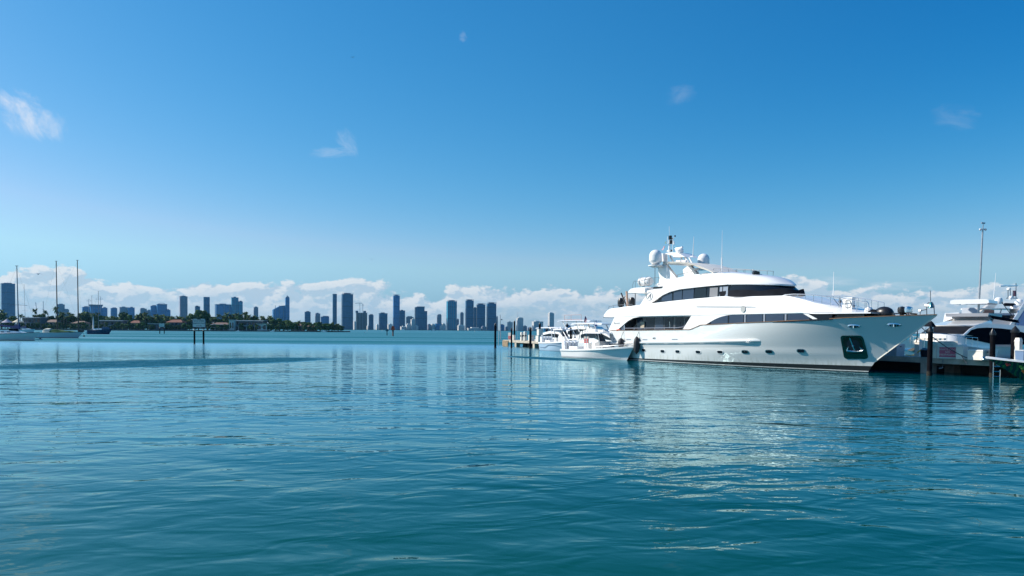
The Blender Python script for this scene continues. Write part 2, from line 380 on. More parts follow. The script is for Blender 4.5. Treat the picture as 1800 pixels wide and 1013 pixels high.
    o=b.build('water',m,smooth=False); tag(o,None,None,kind='structure'); return o
water()

# ------------------------------------------------------------------ the big motor yacht
_B=atz(1525,655); _S=atz(1099,633)
_d=_B-_S; _D=math.hypot(_d.x,_d.y); HEAD=math.atan2(_d.y,_d.x)-math.asin(3.3/_D)
AX=Vector((math.cos(HEAD),math.sin(HEAD),0)); ST=Vector((AX.y,-AX.x,0)); ORG=_B-AX*(_d.dot(AX))
ORG.z=0
def ship(px,py,v):
    """ship coordinates (u forward, w up) of a photographed point lying v metres to starboard of the keel line"""
    d=ray(px,py); t=(v+ORG.dot(ST))/d.dot(ST); p=Vector((0,0,H))+d*t
    return ((p-ORG).dot(AX), p.z)
def P(pts,v): return [ship(a,b,v) for a,b in pts]
Y=thing('superyacht','large white three-deck motor yacht with raked bow and two radar domes, the biggest boat','yacht',ORG,HEAD)

def cap(u):   # top of the bulwark
    return sinterp([(-3,3.44),(5,3.50),(11.3,3.58)],u) if u<11.3 else (3.58+0.47*(u-11.3)/1.5 if u<12.8 else sinterp([(12.8,4.05),(20,4.28),(26,4.50),(30,4.68),(33,4.78),(34.9,4.84)],u))
def ua(w): return sinterp([(-1,0.6),(0,0.0),(1.6,-0.15),(2.0,-2.2),(3.5,-2.9),(5,-3.0)],w)
def us(w): return sinterp([(-1,27.6),(-0.3,28.8),(0,29.05),(0.45,29.35),(0.95,29.75),(2.0,31.15),(3.5,33.2),(4.84,34.95)],w)
def hb(u,w):
    """half breadth of the hull"""
    k=max(0.0,min(1.0,w/4.8)); s=(u-ua(w))/(us(w)-ua(w)); s=max(0.0,min(1.0,s))
    bm=3.38+0.32*min(1,max(0,w/2.3))
    s0=0.28+0.30*k; p=1.65+0.95*k**1.2
    b=bm*(1-(max(0,(s-s0)/(1-s0)))**p)
    if s<0.15: b*=1-0.05*(1-s/0.15)**2
    return b*(0.86+0.14*min(1,(w+1)/1.0)) if w<0 else b
def stripe(u): return 0.27+0.010*max(0,u)
def hullmesh():
    b=MB(); NS=96; rows=[]
    for fr in ('a',-0.8),('a',-0.3),('a',0.06),('a',0.13),('s',0),*[('k',k/14) for k in range(1,15)]:
        row=[]
        for i in range(NS+1):
            s=i/NS; s=s**0.92 if s>0 else 0; w=fr[1] if fr[0]=='a' else 0.3; u=0
            for _ in range(6):
                u=ua(w)+s*(us(w)-ua(w))
                if fr[0]=='s': w=stripe(u)
                elif fr[0]=='k': w=stripe(u)+(cap(u)-stripe(u))*fr[1]
            row.append((u,hb(u,w),w))
        rows.append(row)
    n=NS+1
    for sg in (-1,1):
        vs=[(u,sg*v,w) for r in rows for u,v,w in r]
        for j in range(len(rows)-1):
            mi=1 if j<2 else (0 if j==2 else (1 if j==3 else 0))
            fs=[(j*n+i,j*n+i+1,(j+1)*n+i+1,(j+1)*n+i) for i in range(NS)]
            o=len(b.v)
            if j==0: base=o; b.v+=vs
            b.f+=[tuple(q+base for q in f) for f in fs]; b.m+=[mi]*len(fs)
    # transom
    o=len(b.v); L=len(rows)
    for r in rows: b.v+=[(r[0][0],-r[0][1],r[0][2]),(r[0][0],r[0][1],r[0][2])]
    b.f+=[(o+2*j,o+2*j+1,o+2*j+3,o+2*j+2) for j in range(L-1)]; b.m+=[0]*(L-1)
    return b
hull=hullmesh()
HWHITE=hullpaint('yacht_hull_paint')
hull=hull.build('hull',[HWHITE,BLACK],Y,angle=50)
def hpt(u,w,off=0.0,sg=-1):
    e=0.05; v=hb(u,w); du=Vector((2*e,sg*(hb(u+e,w)-hb(u-e,w)),0)); dw=Vector((0,sg*(hb(u,w+e)-hb(u,w-e)),2*e))
    n=du.cross(dw).normalized()
    if n.y*sg<0: n=-n
    return Vector((u,sg*v,w))+n*off, n, du.normalized(), dw.normalized()
def hullpx(px,py):
    v=3.4
    for _ in range(12): u,w=ship(px,py,v); v=0.5*v+0.5*hb(u,w)
    return u,w
# decks inside the bulwark, swim platform
b=MB()
for i in range(30):
    u0=-2.8+i*1.2; u1=min(u0+1.2,34.0); z0=cap(u0)-0.55 if u0>13 else 2.75; z1=cap(u1)-0.55 if u1>13 else 2.75
    b.add([(u0,-hb(u0,z0)+.06,z0),(u1,-hb(u1,z1)+.06,z1),(u1,hb(u1,z1)-.06,z1),(u0,hb(u0,z0)-.06,z0)],[(0,1,2,3)])
b.build('deck',DECK,Y,smooth=False)
b=MB(); b.box((-1.4,0,0.42),(3.0,6.4,0.28)); b.build('swim_platform',WHITE,Y)
# varnished cap rail
b=MB()
for sg in (-1,1):
    rings=[]
    for i in range(90):
        u=-2.9+i*(37.8/89); w=cap(u); v=hb(u,w)
        rings.append([(u,sg*(v+.05),w-.01),(u,sg*(v+.05),w+.055),(u,sg*max(v-.16,0.0),w+.055),(u,sg*max(v-.16,0.0),w-.01)])
    b.loft(rings)
b.build('cap_rail',TEAK,Y)
# rub rail: a heavy moulded shelf that tapers out toward the bow
b=MB()
RT=[(-2.6,2.02),(4,2.2),(11,2.37),(20.0,2.70)]
for sg in (-1,1):
    rings=[]
    for i in range(60):
        u=-2.55+i*(22.70/59); w=sinterp(RT,u); t=min(1,(20.2-u)/0.9); t=max(0,t)**0.6*0.30-0.03
        v=hb(u,w)-0.05; v2=hb(u,w-.3)-0.04
        rings.append([(u,sg*v,w+.05),(u,sg*(v+t*.85),w+.02),(u,sg*(v+t),w-.06),(u,sg*(v+t*.9),w-.16),(u,sg*v2,w-.34)])
    b.loft(rings)
b.build('rub_rail',HWHITE,hull)
# spray knuckle bulge beneath the rub rail (its long chevron)
b=MB()
for sg in (-1,1):
    rings=[]
    for i in range(50):
        u=0.2+i*(19.5/49); t=max(0.0,min(1,(20.0-u)/1.6)); wt=sinterp(RT,min(u,20))-0.34; wb=1.86-0.0*u
        wb=wt-(0.42*t+0.02)
        rings.append([(u,sg*(hb(u,wt)-.04),wt+.04),(u,sg*(hb(u,wt)+.03*t),wt-.05),(u,sg*(hb(u,wb)-.02),wb)])
    b.loft(rings,closed=False,cap=False)
b.build('hull_knuckle',HWHITE,hull)
# portholes
for (a,c) in [(1131.4,615.7),(1164.8,617.7),(1191.2,618.2),(1227.2,619),(1265.7,619),(1309.8,618.7),(1352,618.2),(1408,617)]:
    u,w=hullpx(a,c); p,n,tu,tw=hpt(u,w,0.0); tw=n.cross(tu); tw=tw if tw.z>0 else -tw
    r=MB(); g=MB(); N_=20
    def el(k,off,A=0.35,B_=0.165):
        out=[]
        for i in range(N_):
            t=2*math.pi*i/N_; cx=math.copysign(abs(math.cos(t))**0.6,math.cos(t)); cy=math.copysign(abs(math.sin(t))**0.6,math.sin(t))
            out.append(p+tu*cx*A*k+tw*cy*B_*k+n*off)
        return out
    r.loft([el(1.16,-0.03),el(1.16,0.03),el(0.95,0.035),el(0.92,-0.01)],cap=False); pr=r.build('porthole_rim',HWHITE if a<1300 else CHROME,hull)
    g.add(el(0.96,0.012),[tuple(range(N_))]); g.build('porthole',GLASS,hull,smooth=False)
# small freeing ports, fairleads
for (a,c,l) in [(1080,596.2,0.5),(1105,596.9,0.8),(1134,597.2,0.8),(1186,596.8,0.9)]:
    u,w=hullpx(a,c); p,n,tu,tw=hpt(u,w,0.02); b=MB()
    b.add([p-tu*l/2-tw*.06,p+tu*l/2-tw*.06,p+tu*l/2+tw*.06,p-tu*l/2+tw*.06],[(0,1,2,3)]); b.build('scupper',FRAMEC,hull,smooth=False)
for (a,c,k) in [(1150,594.8,0.5),(1501,573.7,1.0),(1571.5,571.5,1.0)]:
    u,w=hullpx(a,c); p,n,tu,tw=hpt(u,w,0.0); b=MB(); g=MB()
    o1=[p+tu*math.cos(t)*.55*k+tw*math.sin(t)*.2*k for t in [2*math.pi*i/20 for i in range(20)]]
    o2=[p+tu*math.cos(t)*.45*k+tw*math.sin(t)*.12*k+n*.07 for t in [2*math.pi*i/20 for i in range(20)]]
    o3=[p+tu*math.cos(t)*.36*k+tw*math.sin(t)*.09*k-n*.02 for t in [2*math.pi*i/20 for i in range(20)]]
    b.loft([o1,o2,o3],cap=False); f=b.build('fairlead',CHROME,hull)
    g.add([q+n*.03 for q in o3],[tuple(range(20))]); 
    g.build('fairlead_throat',BLACK,hull,smooth=False)
    if k==1.0:
        g=MB(); g.box(p+n*.06,(0.1,0.1,0.26)); g.tube([p+n*.07-tu*.2-tw*.08,p+n*.07-tu*.12+tw*.08],.03); g.tube([p+n*.07+tu*.16-tw*.08,p+n*.07+tu*.24+tw*.08],.03); g.build('fairlead_roller',CHROME,hull)
# anchor pocket: polished steel plate, recess shade painted as dark patches, stowed anchor
def hpatch(pts,off,name,m,parent,rim=None,k=10):
    """patch of the hull bounded by a quad of pixels"""
    q=[hullpx(*a) for a in pts]; b=MB(); vs=[]
    for j in range(k+1):
        for i in range(k+1):
            s,t=i/k,j/k
            uu=(q[0][0]*(1-s)+q[1][0]*s)*(1-t)+(q[3][0]*(1-s)+q[2][0]*s)*t; ww=(q[0][1]*(1-s)+q[1][1]*s)*(1-t)+(q[3][1]*(1-s)+q[2][1]*s)*t
            vs.append(hpt(uu,ww,off)[0])
    n=k+1; b.add(vs,[(j*n+i,j*n+i+1,(j+1)*n+i+1,(j+1)*n+i) for j in range(k) for i in range(k)])
    return b.build(name,m,parent)
STEELG=mat('polished_anchor_plate',(0.10,0.15,0.12),0.15,metal=1.0,var=0.2)
def rpatch(pts,off,name,m,parent,rad=0.25,wall=None):
    """rounded patch; with wall it gets a lip running back to the hull"""
    q=[Vector((*hullpx(*a),0)) for a in pts]; out=[]
    for i in range(4):
        c=q[i]; a=(q[i-1]-c); b_=(q[(i+1)%4]-c); ra=min(rad,a.length*.45); a=a.normalized()*ra; b_=b_.normalized()*ra
        for t in [k/6 for k in range(7)]: out.append((c+a)*(1-t)**2+c*2*t*(1-t)+(c+b_)*t*t)
    n=len(out); cen=sum(out,Vector())/n; b=MB(); rings=[]
    if wall is not None: rings.append([hpt(o_.x,o_.y,wall)[0] for o_ in out])
    for k in (1,.75,.5,.25,.05): rings.append([hpt(cen.x+(o_.x-cen.x)*k,cen.y+(o_.y-cen.y)*k,off)[0] for o_ in out])
    b.loft(rings,cap=False); return b.build(name,m,parent)
ap=rpatch([(1476.5,590),(1516,590),(1527,631),(1484,631)],0.03,'anchor_plate',STEELG,hull,0.30,wall=-.02)
rpatch([(1480,592.5),(1513,592.5),(1520.5,621.5),(1485.5,621.5)],0.05,'anchor_recess_shade',mat('recess_shade_green',(0.008,0.022,0.016),0.3,metal=0.3),hull,0.4)
rpatch([(1488.5,597),(1509.5,597),(1514,618.5),(1489.5,618.5)],0.065,'anchor_well_shade',mat('recess_shadow_blue',(0.010,0.018,0.030),0.4),hull,0.35)
u,w=hullpx(1500.5,608); p,n,tu,tw=hpt(u,w,0.14); b=MB()
b.tube([p-tu*.02+tw*.85,p-tw*.35],.055); b.tube([p-tu*.62-tw*.42+n*.05,p-tu*.2-tw*.50,p+tu*.3-tw*.48,p+tu*.72-tw*.36+n*.05],.08)
b.prism([(0,0)]*0 or [(-.1,-.1),(.1,-.1),(0,.35)],0,.04) if False else None
b.tube([p-tu*.60-tw*.42,p-tu*.42-tw*.05],.10,r2=.02); b.tube([p+tu*.70-tw*.38,p+tu*.5-tw*.02],.10,r2=.02)
b.sph(p+tw*.05,.11,8); b.build('anchor',CHROME,Y)

# -------- main deck: saloon behind the side deck, side wings
b=MB(); b.box((6.2,0,3.95),(13.4,5.2,2.5)); dh=b.build('main_saloon',mat('saloon_wall',(0.07,0.075,0.09),0.4),Y,smooth=False)
for (x0,x1,mm) in [(1098,1104,0),(1105.5,1118,1),(1120,1129,0),(1136,1150,1),(1152,1166,0),(1168,1183,1),(1187,1201,1),(1204,1216,1)]:
    q=P([(x0,579),(x1,579),(x1,558.5),(x0,558.5)],2.62); b=MB(); u0=q[0][0];u1=q[1][0]
    b.add([(u0,-2.63,3.5),(u1,-2.63,3.5),(u1,-2.63,4.98),(u0,-2.63,4.98)],[(0,1,2,3)]); b.build('saloon_window',GLASSB if mm==0 else GLASS,dh,smooth=False)
q=P([(1126.5,577),(1133,577),(1133,566),(1126.5,566)],2.7); b=MB(); b.box(((q[0][0]+q[1][0])/2,-2.72,(q[0][1]+q[2][1])/2),(abs(q[1][0]-q[0][0]),.08,q[2][1]-q[1][1])); b.build('deck_locker',mat('beige_locker',(0.42,0.36,0.27),0.6),Y)
VP=3.58
def plate(px,v,th,name,m,parent,both=True,ext=None):
    q=P(px,v) if ext is None else px
    if both: b=MB(); b.prism(q,v,v-th); b.build(name,m,parent,angle=25)
    b=MB(); b.prism(q,-v,-v+th); return b.build(name,m,parent,angle=25)
plate([(1068.6,582.0),(1069.6,580.6),(1080.0,558.0),(1124,555),(1124,557.2),(1113,559.4),(1103.5,564.6),(1097,570.0),(1085,580.4),(1082.5,582.2)],VP,.22,'quarter_wing',WHITE,Y)
plate([(1217,551),(1216.5,553.2),(1201.0,577.9),(1201.5,580),(1221,579.9),(1228,575.6),(1238,571.8),(1244,568.6),(1256,561.7),(1266,557.4),(1277,554.6),(1289,553.2),(1289,551)],VP,.22,'side_panel',WHITE,Y)
# stair-side bulwark piece seen inside the wing
plate([(1083.5,582),(1094.8,571.8),(1095.2,581)],VP-.25,.12,'gate_panel',WHITE,Y)
# orange lettering blob by the gate: a small life-buoy lamp
b=MB(); q=P([(1086.5,580.6)],VP+.05)[0]; b.box((q[0],-VP-.02,q[1]),(.7,.05,.20)); b.build('gate_lamp',ORANGE,Y)
# forward band of windows, flush with the hull side
def vband(u): return min(3.56,hb(u,4.9 if u<30 else 4.8)-0.10)
b=MB(); rings=[]
for i in range(36):
    u=12.4+i*(15.2/35); v=vband(u); rings.append([(u,-v,cap(u)-.1),(u,-v,5.12),(u,v,5.12),(u,v,cap(u)-.1)])
b.loft(rings); fb=b.build('forward_saloon',GLASS,Y,angle=30)
def bandpanel(x0,x1,name,m,off,wt=5.08,slant=0.0):
    u0=P([(x0,560)],3.5)[0][0]; u1=P([(x1,560)],3.45)[0][0]; b=MB(); rings=[]
    for i in range(5):
        u=u0+(u1-u0)*i/4; rings.append([(u,-vband(u)-off,cap(u)+.04),(u+slant,-vband(u+slant)-off,wt)])
    b.loft(rings,closed=False,cap=False); b.build(name,m,fb,angle=30)
for x0,x1 in [(1251,1281),(1283,1308.5),(1313,1342),(1347,1378.5),(1384,1420)]: bandpanel(x0,x1,'saloon_pane',GLASSB,.015)
for x0,x1 in [(1309.5,1312.5),(1343,1346.5),(1379.5,1383)]: bandpanel(x0,x1,'window_post',FRAMEC,.03)
bandpanel(1425,1433,'bow_window_post',WHITE,.05,slant=-1.0)

# -------- upper deck: bulwark and sloping foredeck house
VU=3.62
c_aft=[(-4.35,5.10),(-3.9,5.45),(-3.0,6.02),(-2.0,6.12)]
c_mid=[(ship(x,y,VU)[0],ship(x,y,VU)[1]) for x,y in [(1132,534.8),(1143,533.4),(1190,528),(1240,523.4),(1279,521.2)]]
CREST=c_aft+c_mid
_l=CREST[-1]
fw=[]
for x,y,v in [(1314,531.0,3.50),(1340,535.0,3.4),(1373,538.2,3.25),(1418,546.2,2.9),(1440,550.6,2.7)]: fw.append(ship(x,y,v))
fw=[p for p in fw if p[0]>_l[0]+0.3]
CREST+=fw+[(29.2,5.04),(31.0,5.0)]
SILL=[(-5,5.2),(15,6.86),(22.8,6.72),(24.5,6.35),(27.1,5.62),(29.2,5.20),(31,5.02)]
print('CREST',CREST,'tip band')
def vup(u): return min(VU, hb(u,4.9)-0.02) if u>12 else VU
b=MB(); rings=[]
for i in range(72):
    u=-4.35+i*(35.0/71); v=max(.3,vup(u)); wc=max(5.06,sinterp(CREST,u)); wb=5.02 if u>-2 else 5.02
    if u<-3.9: v-=.25*(-3.9-u)/.45
    k=max(0,min(1,(u-13.5)/5)); ws=interp(SILL,u); 
    wi=(wc-.02)*(1-k)+max(ws,wc+.02)*k          # inboard height
    vi=(v-.22)*(1-k)+max(0.2,min(2.95,v-.55))*k
    if u>26: vi=min(vi,max(.15,2.4-(u-26)*.42))
    zc=wi+.06*k if u>15 else wi
    half=[(u,v-.5,wb-.05),(u,v-.12,wb-.04),(u,v,wb+.07),(u,v+.02,(wb+wc)/2-.05),(u,v-.05,wc-.08),(u,v-.10,wc-.01),(u,vi,wi),(u,vi*.5,zc)]
    rings.append([(a,-b_,c) for a,b_,c in half]+[(a,b_,c) for a,b_,c in reversed(half)])
b.loft(rings); ud=b.build('upper_deck',WHITE,Y,angle=28)
# grab rails & seam
def srail(pts,v,r,name,m,parent,both=False):
    b=MB(); q=[(ship(x,y,v)[0],-v,ship(x,y,v)[1]) for x,y in pts]; b.tube(q,r,5); return b.build(name,m,parent)
def hrail(pts,v,h,name,m,n=6,r=.022,both=True,vfun=None,drop=None):
    """handrail through photographed points, with posts of height h"""
    q=[]; 
    for k,(x,y) in enumerate(pts):
        vv=v[k] if isinstance(v,(list,tuple)) else v; u,w=ship(x,y,vv); q.append(Vector((u,-vv,w)))
    b=MB(); b.tube(q,r,6); b2=MB(); b2.tube([(p.x,-p.y,p.z) for p in q],r,6)
    L=[0]
    for a,c in zip(q,q[1:]): L.append(L[-1]+(c-a).length)
    for i in range(n):
        t=L[-1]*i/(n-1)
        for k in range(len(q)-1):
            if t<=L[k+1]+1e-6: break
        p=q[k].lerp(q[k+1],(t-L[k])/max(1e-6,L[k+1]-L[k]))
        hh=h(p.x) if callable(h) else p.z-h
        b.tube([p,(p.x,p.y,hh)],r*.8,5)
        b2.tube([(p.x,-p.y,p.z),(p.x,-p.y,hh)],r*.8,5)
    if both: b2.build(name,m,Y)
    return b.build(name,m,Y)
srail([(1224,539.2),(1327,539.5)],3.70,.018,'grab_rail',DSTEEL,Y)
hrail([(1332,532.3),(1352,534),(1373,536.6),(1400,541),(1438,547.6)],[3.1,3.0,2.95,2.9,2.6],.16,'low_deck_rail',DSTEEL,n=6,r=.018)
# builder's badge disc
u,w=ship(1306,543.5,3.68); b=MB(); b.tube([(u,-3.64,w),(u,-3.70,w)],.30,20); b.build('badge_disc',mat('badge_grey',(0.42,0.43,0.42),0.4),Y)

# -------- wheelhouse glass
def plan(a,tip,bv,s0,n=30,p=2.0):
    """outline from aft starboard round the bow to aft port"""
    pts=[(a,-bv)]
    for i in range(n+1):
        t=math.pi*(i/n)-math.pi/2
        pts.append((s0+(tip-s0)*max(0,math.cos(t))**0.85,bv*math.sin(t)))
    pts.append((a,bv)); return pts
b=MB(); rings=[]
for (w,a,tip,bv,s0) in [(6.2,3.6,22.5,2.98,14.8),(6.75,3.6,22.1,2.98,14.8),(7.35,3.6,21.4,2.93,14.4),(8.05,3.6,20.5,2.86,14.0)]:
    rings.append([(x_,y_,w) for x_,y_ in plan(a,tip,bv,s0)])
b.loft(rings); wh=b.build('wheelhouse',GLASS,Y,angle=40)
for (x0,x1,y0,y1,m_) in [(1163,1181,511.5,529,GLASSB),(1184,1198.5,509,527.5,GLASSB),(1200,1219,507,526,GLASSB),(1221,1241,505.5,524,GLASS),(1247,1261,505.5,522,mat('drawn_blind',(0.17,0.18,0.20),0.6)),(1264.5,1269,504,521.5,mat('pale_curtain',(0.22,0.27,0.34),0.5)),(1270.5,1279,503.5,521,MATS['pale_curtain'])]:
    q=P([(x0,y1),(x1,y1),(x1,y0),(x0,y0)],3.0); b=MB()
    top=lambda uu: min(8.0, 8.02)
    b.add([(q[0][0],-3.0,q[0][1]),(q[1][0],-3.0,q[1][1]),(q[2][0],-2.93,q[2][1]),(q[3][0],-2.93,q[3][1])],[(0,1,2,3)]); b.build('wheelhouse_pane',m_,wh,smooth=False)
# mesh windscreen covers, sagging between fixings
b=MB(); pl=plan(14.4,22.15,3.02,14.8,n=40); base=pl[1:-1]; rings0=[];rings1=[]
for i,(x_,y_) in enumerate(base):
    ph=i/len(base); sag=0.28+0.20*abs(math.sin(ph*math.pi*4+.6))
    rings0.append((x_,y_,6.70)); rings1.append((x_-.25,y_*.985,6.70+.32+sag))
b.add(rings0+rings1,[(i,i+1,len(base)+i+1,len(base)+i) for i in range(len(base)-1)]); b.build('windscreen_cover',GREYC,wh)

# -------- roof
def planr(u,tip=21.1,s0=12.5,bv=3.12):
    return bv if u<s0 else bv*math.sqrt(max(0.0,1-((u-s0)/(tip-s0))**2.3))
TOP=[ship(x,y,2.0) for x,y in [(1189,488.6),(1211,483.5),(1233,479.6),(1262,478),(1290,478.8),(1318,482.5),(1345,488),(1364,493.5)]]
print('TOP',TOP)
TOP=[(2.5,8.55)]+[(TOP[0][0],TOP[0][1]-.15)]+[q for q in TOP[1:] if q[0]<19.8]+[(21.1,7.86)]
EDGE=[(2,8.05),(10,8.08),(15,8.10),(18,7.98),(20,7.86),(21.1,7.78)]
b=MB(); rings=[]
for i in range(60):
    u=5.2+15.9*(1-(1-i/59)**1.35); v=max(.04,planr(u)); we=interp(EDGE,u); wt=max(we+.10,sinterp(TOP,u)); 
    k=min(1,v/1.2)
    half=[(u,v*.8,we-.02),(u,v-.03*k,we-.02),(u,v,we+.04),(u,v*.985,we+.12+.1*(wt-we)),(u,v*.90,we+.52*(wt-we)+.03),(u,v*.74,we+.86*(wt-we)+.02),(u,v*.40,wt+.02),(u,v*.1,wt+.06)]
    rings.append([(a,-b_,c) for a,b_,c in half]+[(a,b_,c) for a,b_,c in reversed(half)])
b.loft(rings); rf=b.build('roof',WHITE,Y,angle=32)
# side wings of the upper house with the swept arc
plate([(1125.2,536.1),(1131,527),(1137.5,517.5),(1137,511.2),(1150,508.5),(1160,505.5),(1170,499),(1176,492),(1189,488.7),(1211,483.5),(1228,482),(1250,488),(1275,497),(1279,500.2),(1240,503.6),(1214.4,506.4),(1195,508.7),(1178.5,512.8),(1164.6,519.1),(1152,528.1),(1143,533.6),(1136,535.2)],3.13,.26,'house_wing',WHITE,Y)
# deck behind and beneath the wing, louvre slot
b=MB(); b.box((4.2,0,7.0),(3.4,5.0,2.2)); b.build('aft_house',WHITE,Y)
q=P([(1148,508),(1163.5,506.5),(1164.5,503.6),(1149,504.4)],3.16); b=MB(); b.prism(q,-3.17,-3.10); b.build('engine_louvre',BLACK,Y)
q=P([(1140,509.8),(1152,507.6),(1164,503),(1160,509.8),(1150,512.8),(1141,513.0)],3.15)
# ring emblem with a script letter
u,w=ship(1141.5,521.2,3.15); b=MB()
b.tube([(u+.52*math.cos(t),-3.15,w+.44*math.sin(t)) for t in [2*math.pi*i/24 for i in range(25)]],.03,5); em=b.build('ring_emblem',mat('emblem_grey',(0.30,0.31,0.33),0.4),Y)
b=MB(); b.tube([(u-.28,-3.16,w-.24),(u-.05,-3.16,w+.02),(u+.22,-3.16,w+.28),(u+.16,-3.16,w-.26)],.028,5); b.tube([(u-.2,-3.16,w-.02),(u+.2,-3.16,w-.03)],.02,5); b.build('emblem_letter',MATS['emblem_grey'],em)
# script name on the quarter wing
u,w=ship(1084.2,568.4,VP+.02); textmesh('Benetti',.42,'script_name',MATS['emblem_grey'],Y,Matrix.Translation((u,-VP-.012,w))@Matrix.Rotation(R(90),4,'X')@Matrix.Shear('XY',4,(.2,0)) if False else Matrix.Translation((u,-VP-.012,w))@Matrix.Rotation(R(90),4,'X'))
# aft sun roof
q=P([(1101,515.8),(1103,511.5),(1107.5,507.3),(1116,505.3),(1135,504.3),(1137,506.5),(1137,514.5),(1134,516.4)],3.0)
b=MB(); cxu=sum(a for a,_ in q)/len(q); cw=sum(c for _,c in q)/len(q); rings=[]
for y_ in (-3.05,-3.0,-2.7,0,2.7,3.0,3.05):
    k=1-.16*max(0,(abs(y_)-2.6)/.45)**2; rings.append([(cxu+(a-cxu)*k,y_,cw+(c-cw)*k) for a,c in q])
b.loft(rings); b.build('aft_sun_roof',WHITE,Y,angle=30)
b=MB()
u,w=ship(1116.7,520,2.4); 
for sg in(-1,1): b=MB(); b.tube([(u,sg*2.4,6.2),(u,sg*2.4,8.0)],.05,8); b.build('sun_roof_post',DSTEEL,Y)
# aft deck furniture silhouettes
hrail([(1070,539.4),(1080,537),(1095,536.0),(1112,535.3)],3.4,.75,'aft_deck_rail',DSTEEL,n=6,r=.025)
for (x_,y_,r_) in [(1091.5,531.5,.42),(1111,530.5,.40)]:
    u,w=ship(x_,y_,1.2); b=MB(); b.lathe([(.02,-.5),(r_*.9,-.5),(r_,-.1),(r_*.95,.2),(r_*.6,.48),(.02,.55)],(u,-1.2,w),14); b.box((u,-1.2,w-.75),(.35,.35,.6)); b.build('deck_speaker',BLACK,Y)
u,w=ship(1097,531,1.4); b=MB(); b.tube([(u-.6,-1.4,w+1.1),(u+.5,-1.4,w-.5)],.09,8); b.tube([(u-.2,-1.4,w+.35),(u+1.3,-1.2,w+.35)],.06,6); b.tube([(u-.6,-1.4,w-.4),(u+.2,-1.4,w+.7)],.05,6); b.build('exercise_machine',BLACK,Y)
u,w=ship(1103,527,2.0); b=MB(); b.tube([(u-.2,-2,w+1.0),(u+.1,-2,w-.9)],.13,8); b.build('ensign_staff',mat('orange_brown_wood',(0.5,0.33,0.24),0.6),Y)  # staff in one even orange-brown wood colour

# -------- radar arch
def lth(name,sections,m,parent=Y,angle=35):
    b=MB(); b.loft(sections); return b.build(name,m,parent,angle=angle)
leg=[(1156.5,471.8),(1166.7,462.9),(1170,465),(1189,488.8),(1178,496),(1160,503),(1149.5,502.8),(1158,497),(1159.5,488),(1157.5,479)]
plate(leg,2.05,.38,'arch_leg',WHITE,Y)
# cross wing of the arch: swept down and forward to the roof
up=[(1166,459.6),(1178,460.4),(1192,460.6),(1206,461.6),(1220,464.2),(1231,467.6),(1245,473.5),(1254.5,478.6)]
lo=[(1166,464.8),(1178,463.6),(1192,463.0),(1204,463.9),(1216,467.0),(1226,472.4),(1233,477.2),(1240,480.6)]
q=P(up,2.1)+list(reversed(P(lo,2.1))); b=MB(); 
qa=P(up,2.1); ql=P(lo,2.1); secs=[]
for (a,c),(d_,e_) in zip(qa,ql):
    th=max(.16,min(.34,(c-e_)))
    secs.append([(a,-2.2,c-.02),(a,-1.9,c+.02),(a,1.9,c+.02),(a,2.2,c-.02),(a,2.1,c-th),(a,-2.1,c-th)])
b.loft(secs); b.build('arch_wing',CREAM,Y,angle=25)  # beige of bounced light is put into the wing colour
# satellite domes
for (cx,cy,v,r_,h_) in [(1152.4,451.8,2.75,.71,1.62),(1236.6,457.8,-2.4,.67,1.52)]:
    u,w=ship(cx,cy,v); b=MB(); pr=[(.02,-h_/2-.02)]
    pr+= [(r_*.62,-h_/2),(r_*.98,-h_/2+.28),(r_,-h_/2+.45)]+[(r_*math.cos(t),h_/2-r_+r_*math.sin(t)) for t in [math.pi/2*k/8 for k in range(0,8)]]+[(.02,h_/2)]
    b.lathe(pr,(u,-v,w),28); dm=b.build('satellite_dome',WHITE,Y,angle=45)
    b=MB(); b.lathe([(.02,-.06),(r_*1.15,-.06),(r_*1.15,.05),(.3,.16),(.02,.16)],(u,-v,w-h_/2-.18),20)
    b.add(*_brk(u,v,w,h_)) if False else None
    b.box((u,-v*.78,w-h_/2-.28),(1.0,abs(v)*.55,.18)); b.build('dome_platform',WHITE,dm)
# upper electronics shelf, struts, radar, mast
b=MB(); q=P([(1181,446.3),(1190,444.8),(1201,445),(1209,448.6),(1217,453),(1212,452.4),(1195,450.6),(1183,448.2)],0)
b.prism(q,-1.0,1.0); b.build('electronics_shelf',WHITE,Y,angle=30)
b=MB()
def tb(b,x0,y0,x1,y1,v,r,n=8,r2=None,v2=None):
    a=ship(x0,y0,v); v2=v if v2 is None else v2; c=ship(x1,y1,v2); b.tube([(a[0],-v,a[1]),(c[0],-v2,c[1])],r,n,r2=r2)
for _a in [(1177.5,449.5,1183,459.8,.5,.10),(1197,452,1199,459,.6,.09),(1204.5,452,1210,461.5,.7,.12),(1211.5,453,1216.5,462.5,.7,.09),(1203,451,1206,460.5,-.7,.09),(1175.5,445.8,1190,446.3,.1,.05)]: b=MB(); tb(b,*_a); b.build('shelf_strut',WHITE,Y)
b=MB(); q=P([(1163.5,446.2),(1168.5,445.8),(1170,459.6),(1165,460.2)],1.2); b.prism(q,-1.5,-.9); b.build('arch_fin',WHITE,Y)
for (x0,x1,y_,v,r_) in [(1183.8,1199,451,.9,.12),(1189.5,1197,460,1.2,.16),(1200,1206.5,459.6,1.2,.16)]:
    b=MB(); tb(b,x0,y_,x1,y_+.3,v,r_,10); b.build('radar_scanner',WHITE,Y)
b=MB(); u,w=ship(1194.5,441.5,0); b.lathe([(.02,-.35),(.28,-.35),(.42,-.1),(.45,.1),(.3,.3),(.02,.4)],(u,0,w),16)
tb(b,1190,439.5,1198.5,435.5,0,.28,10,r2=.10); tb(b,1196.5,436,1199.8,434.8,0,.12,8); tb(b,1192,443,1198,442.5,0,.30,10); b.build('television_antenna',WHITE,Y)
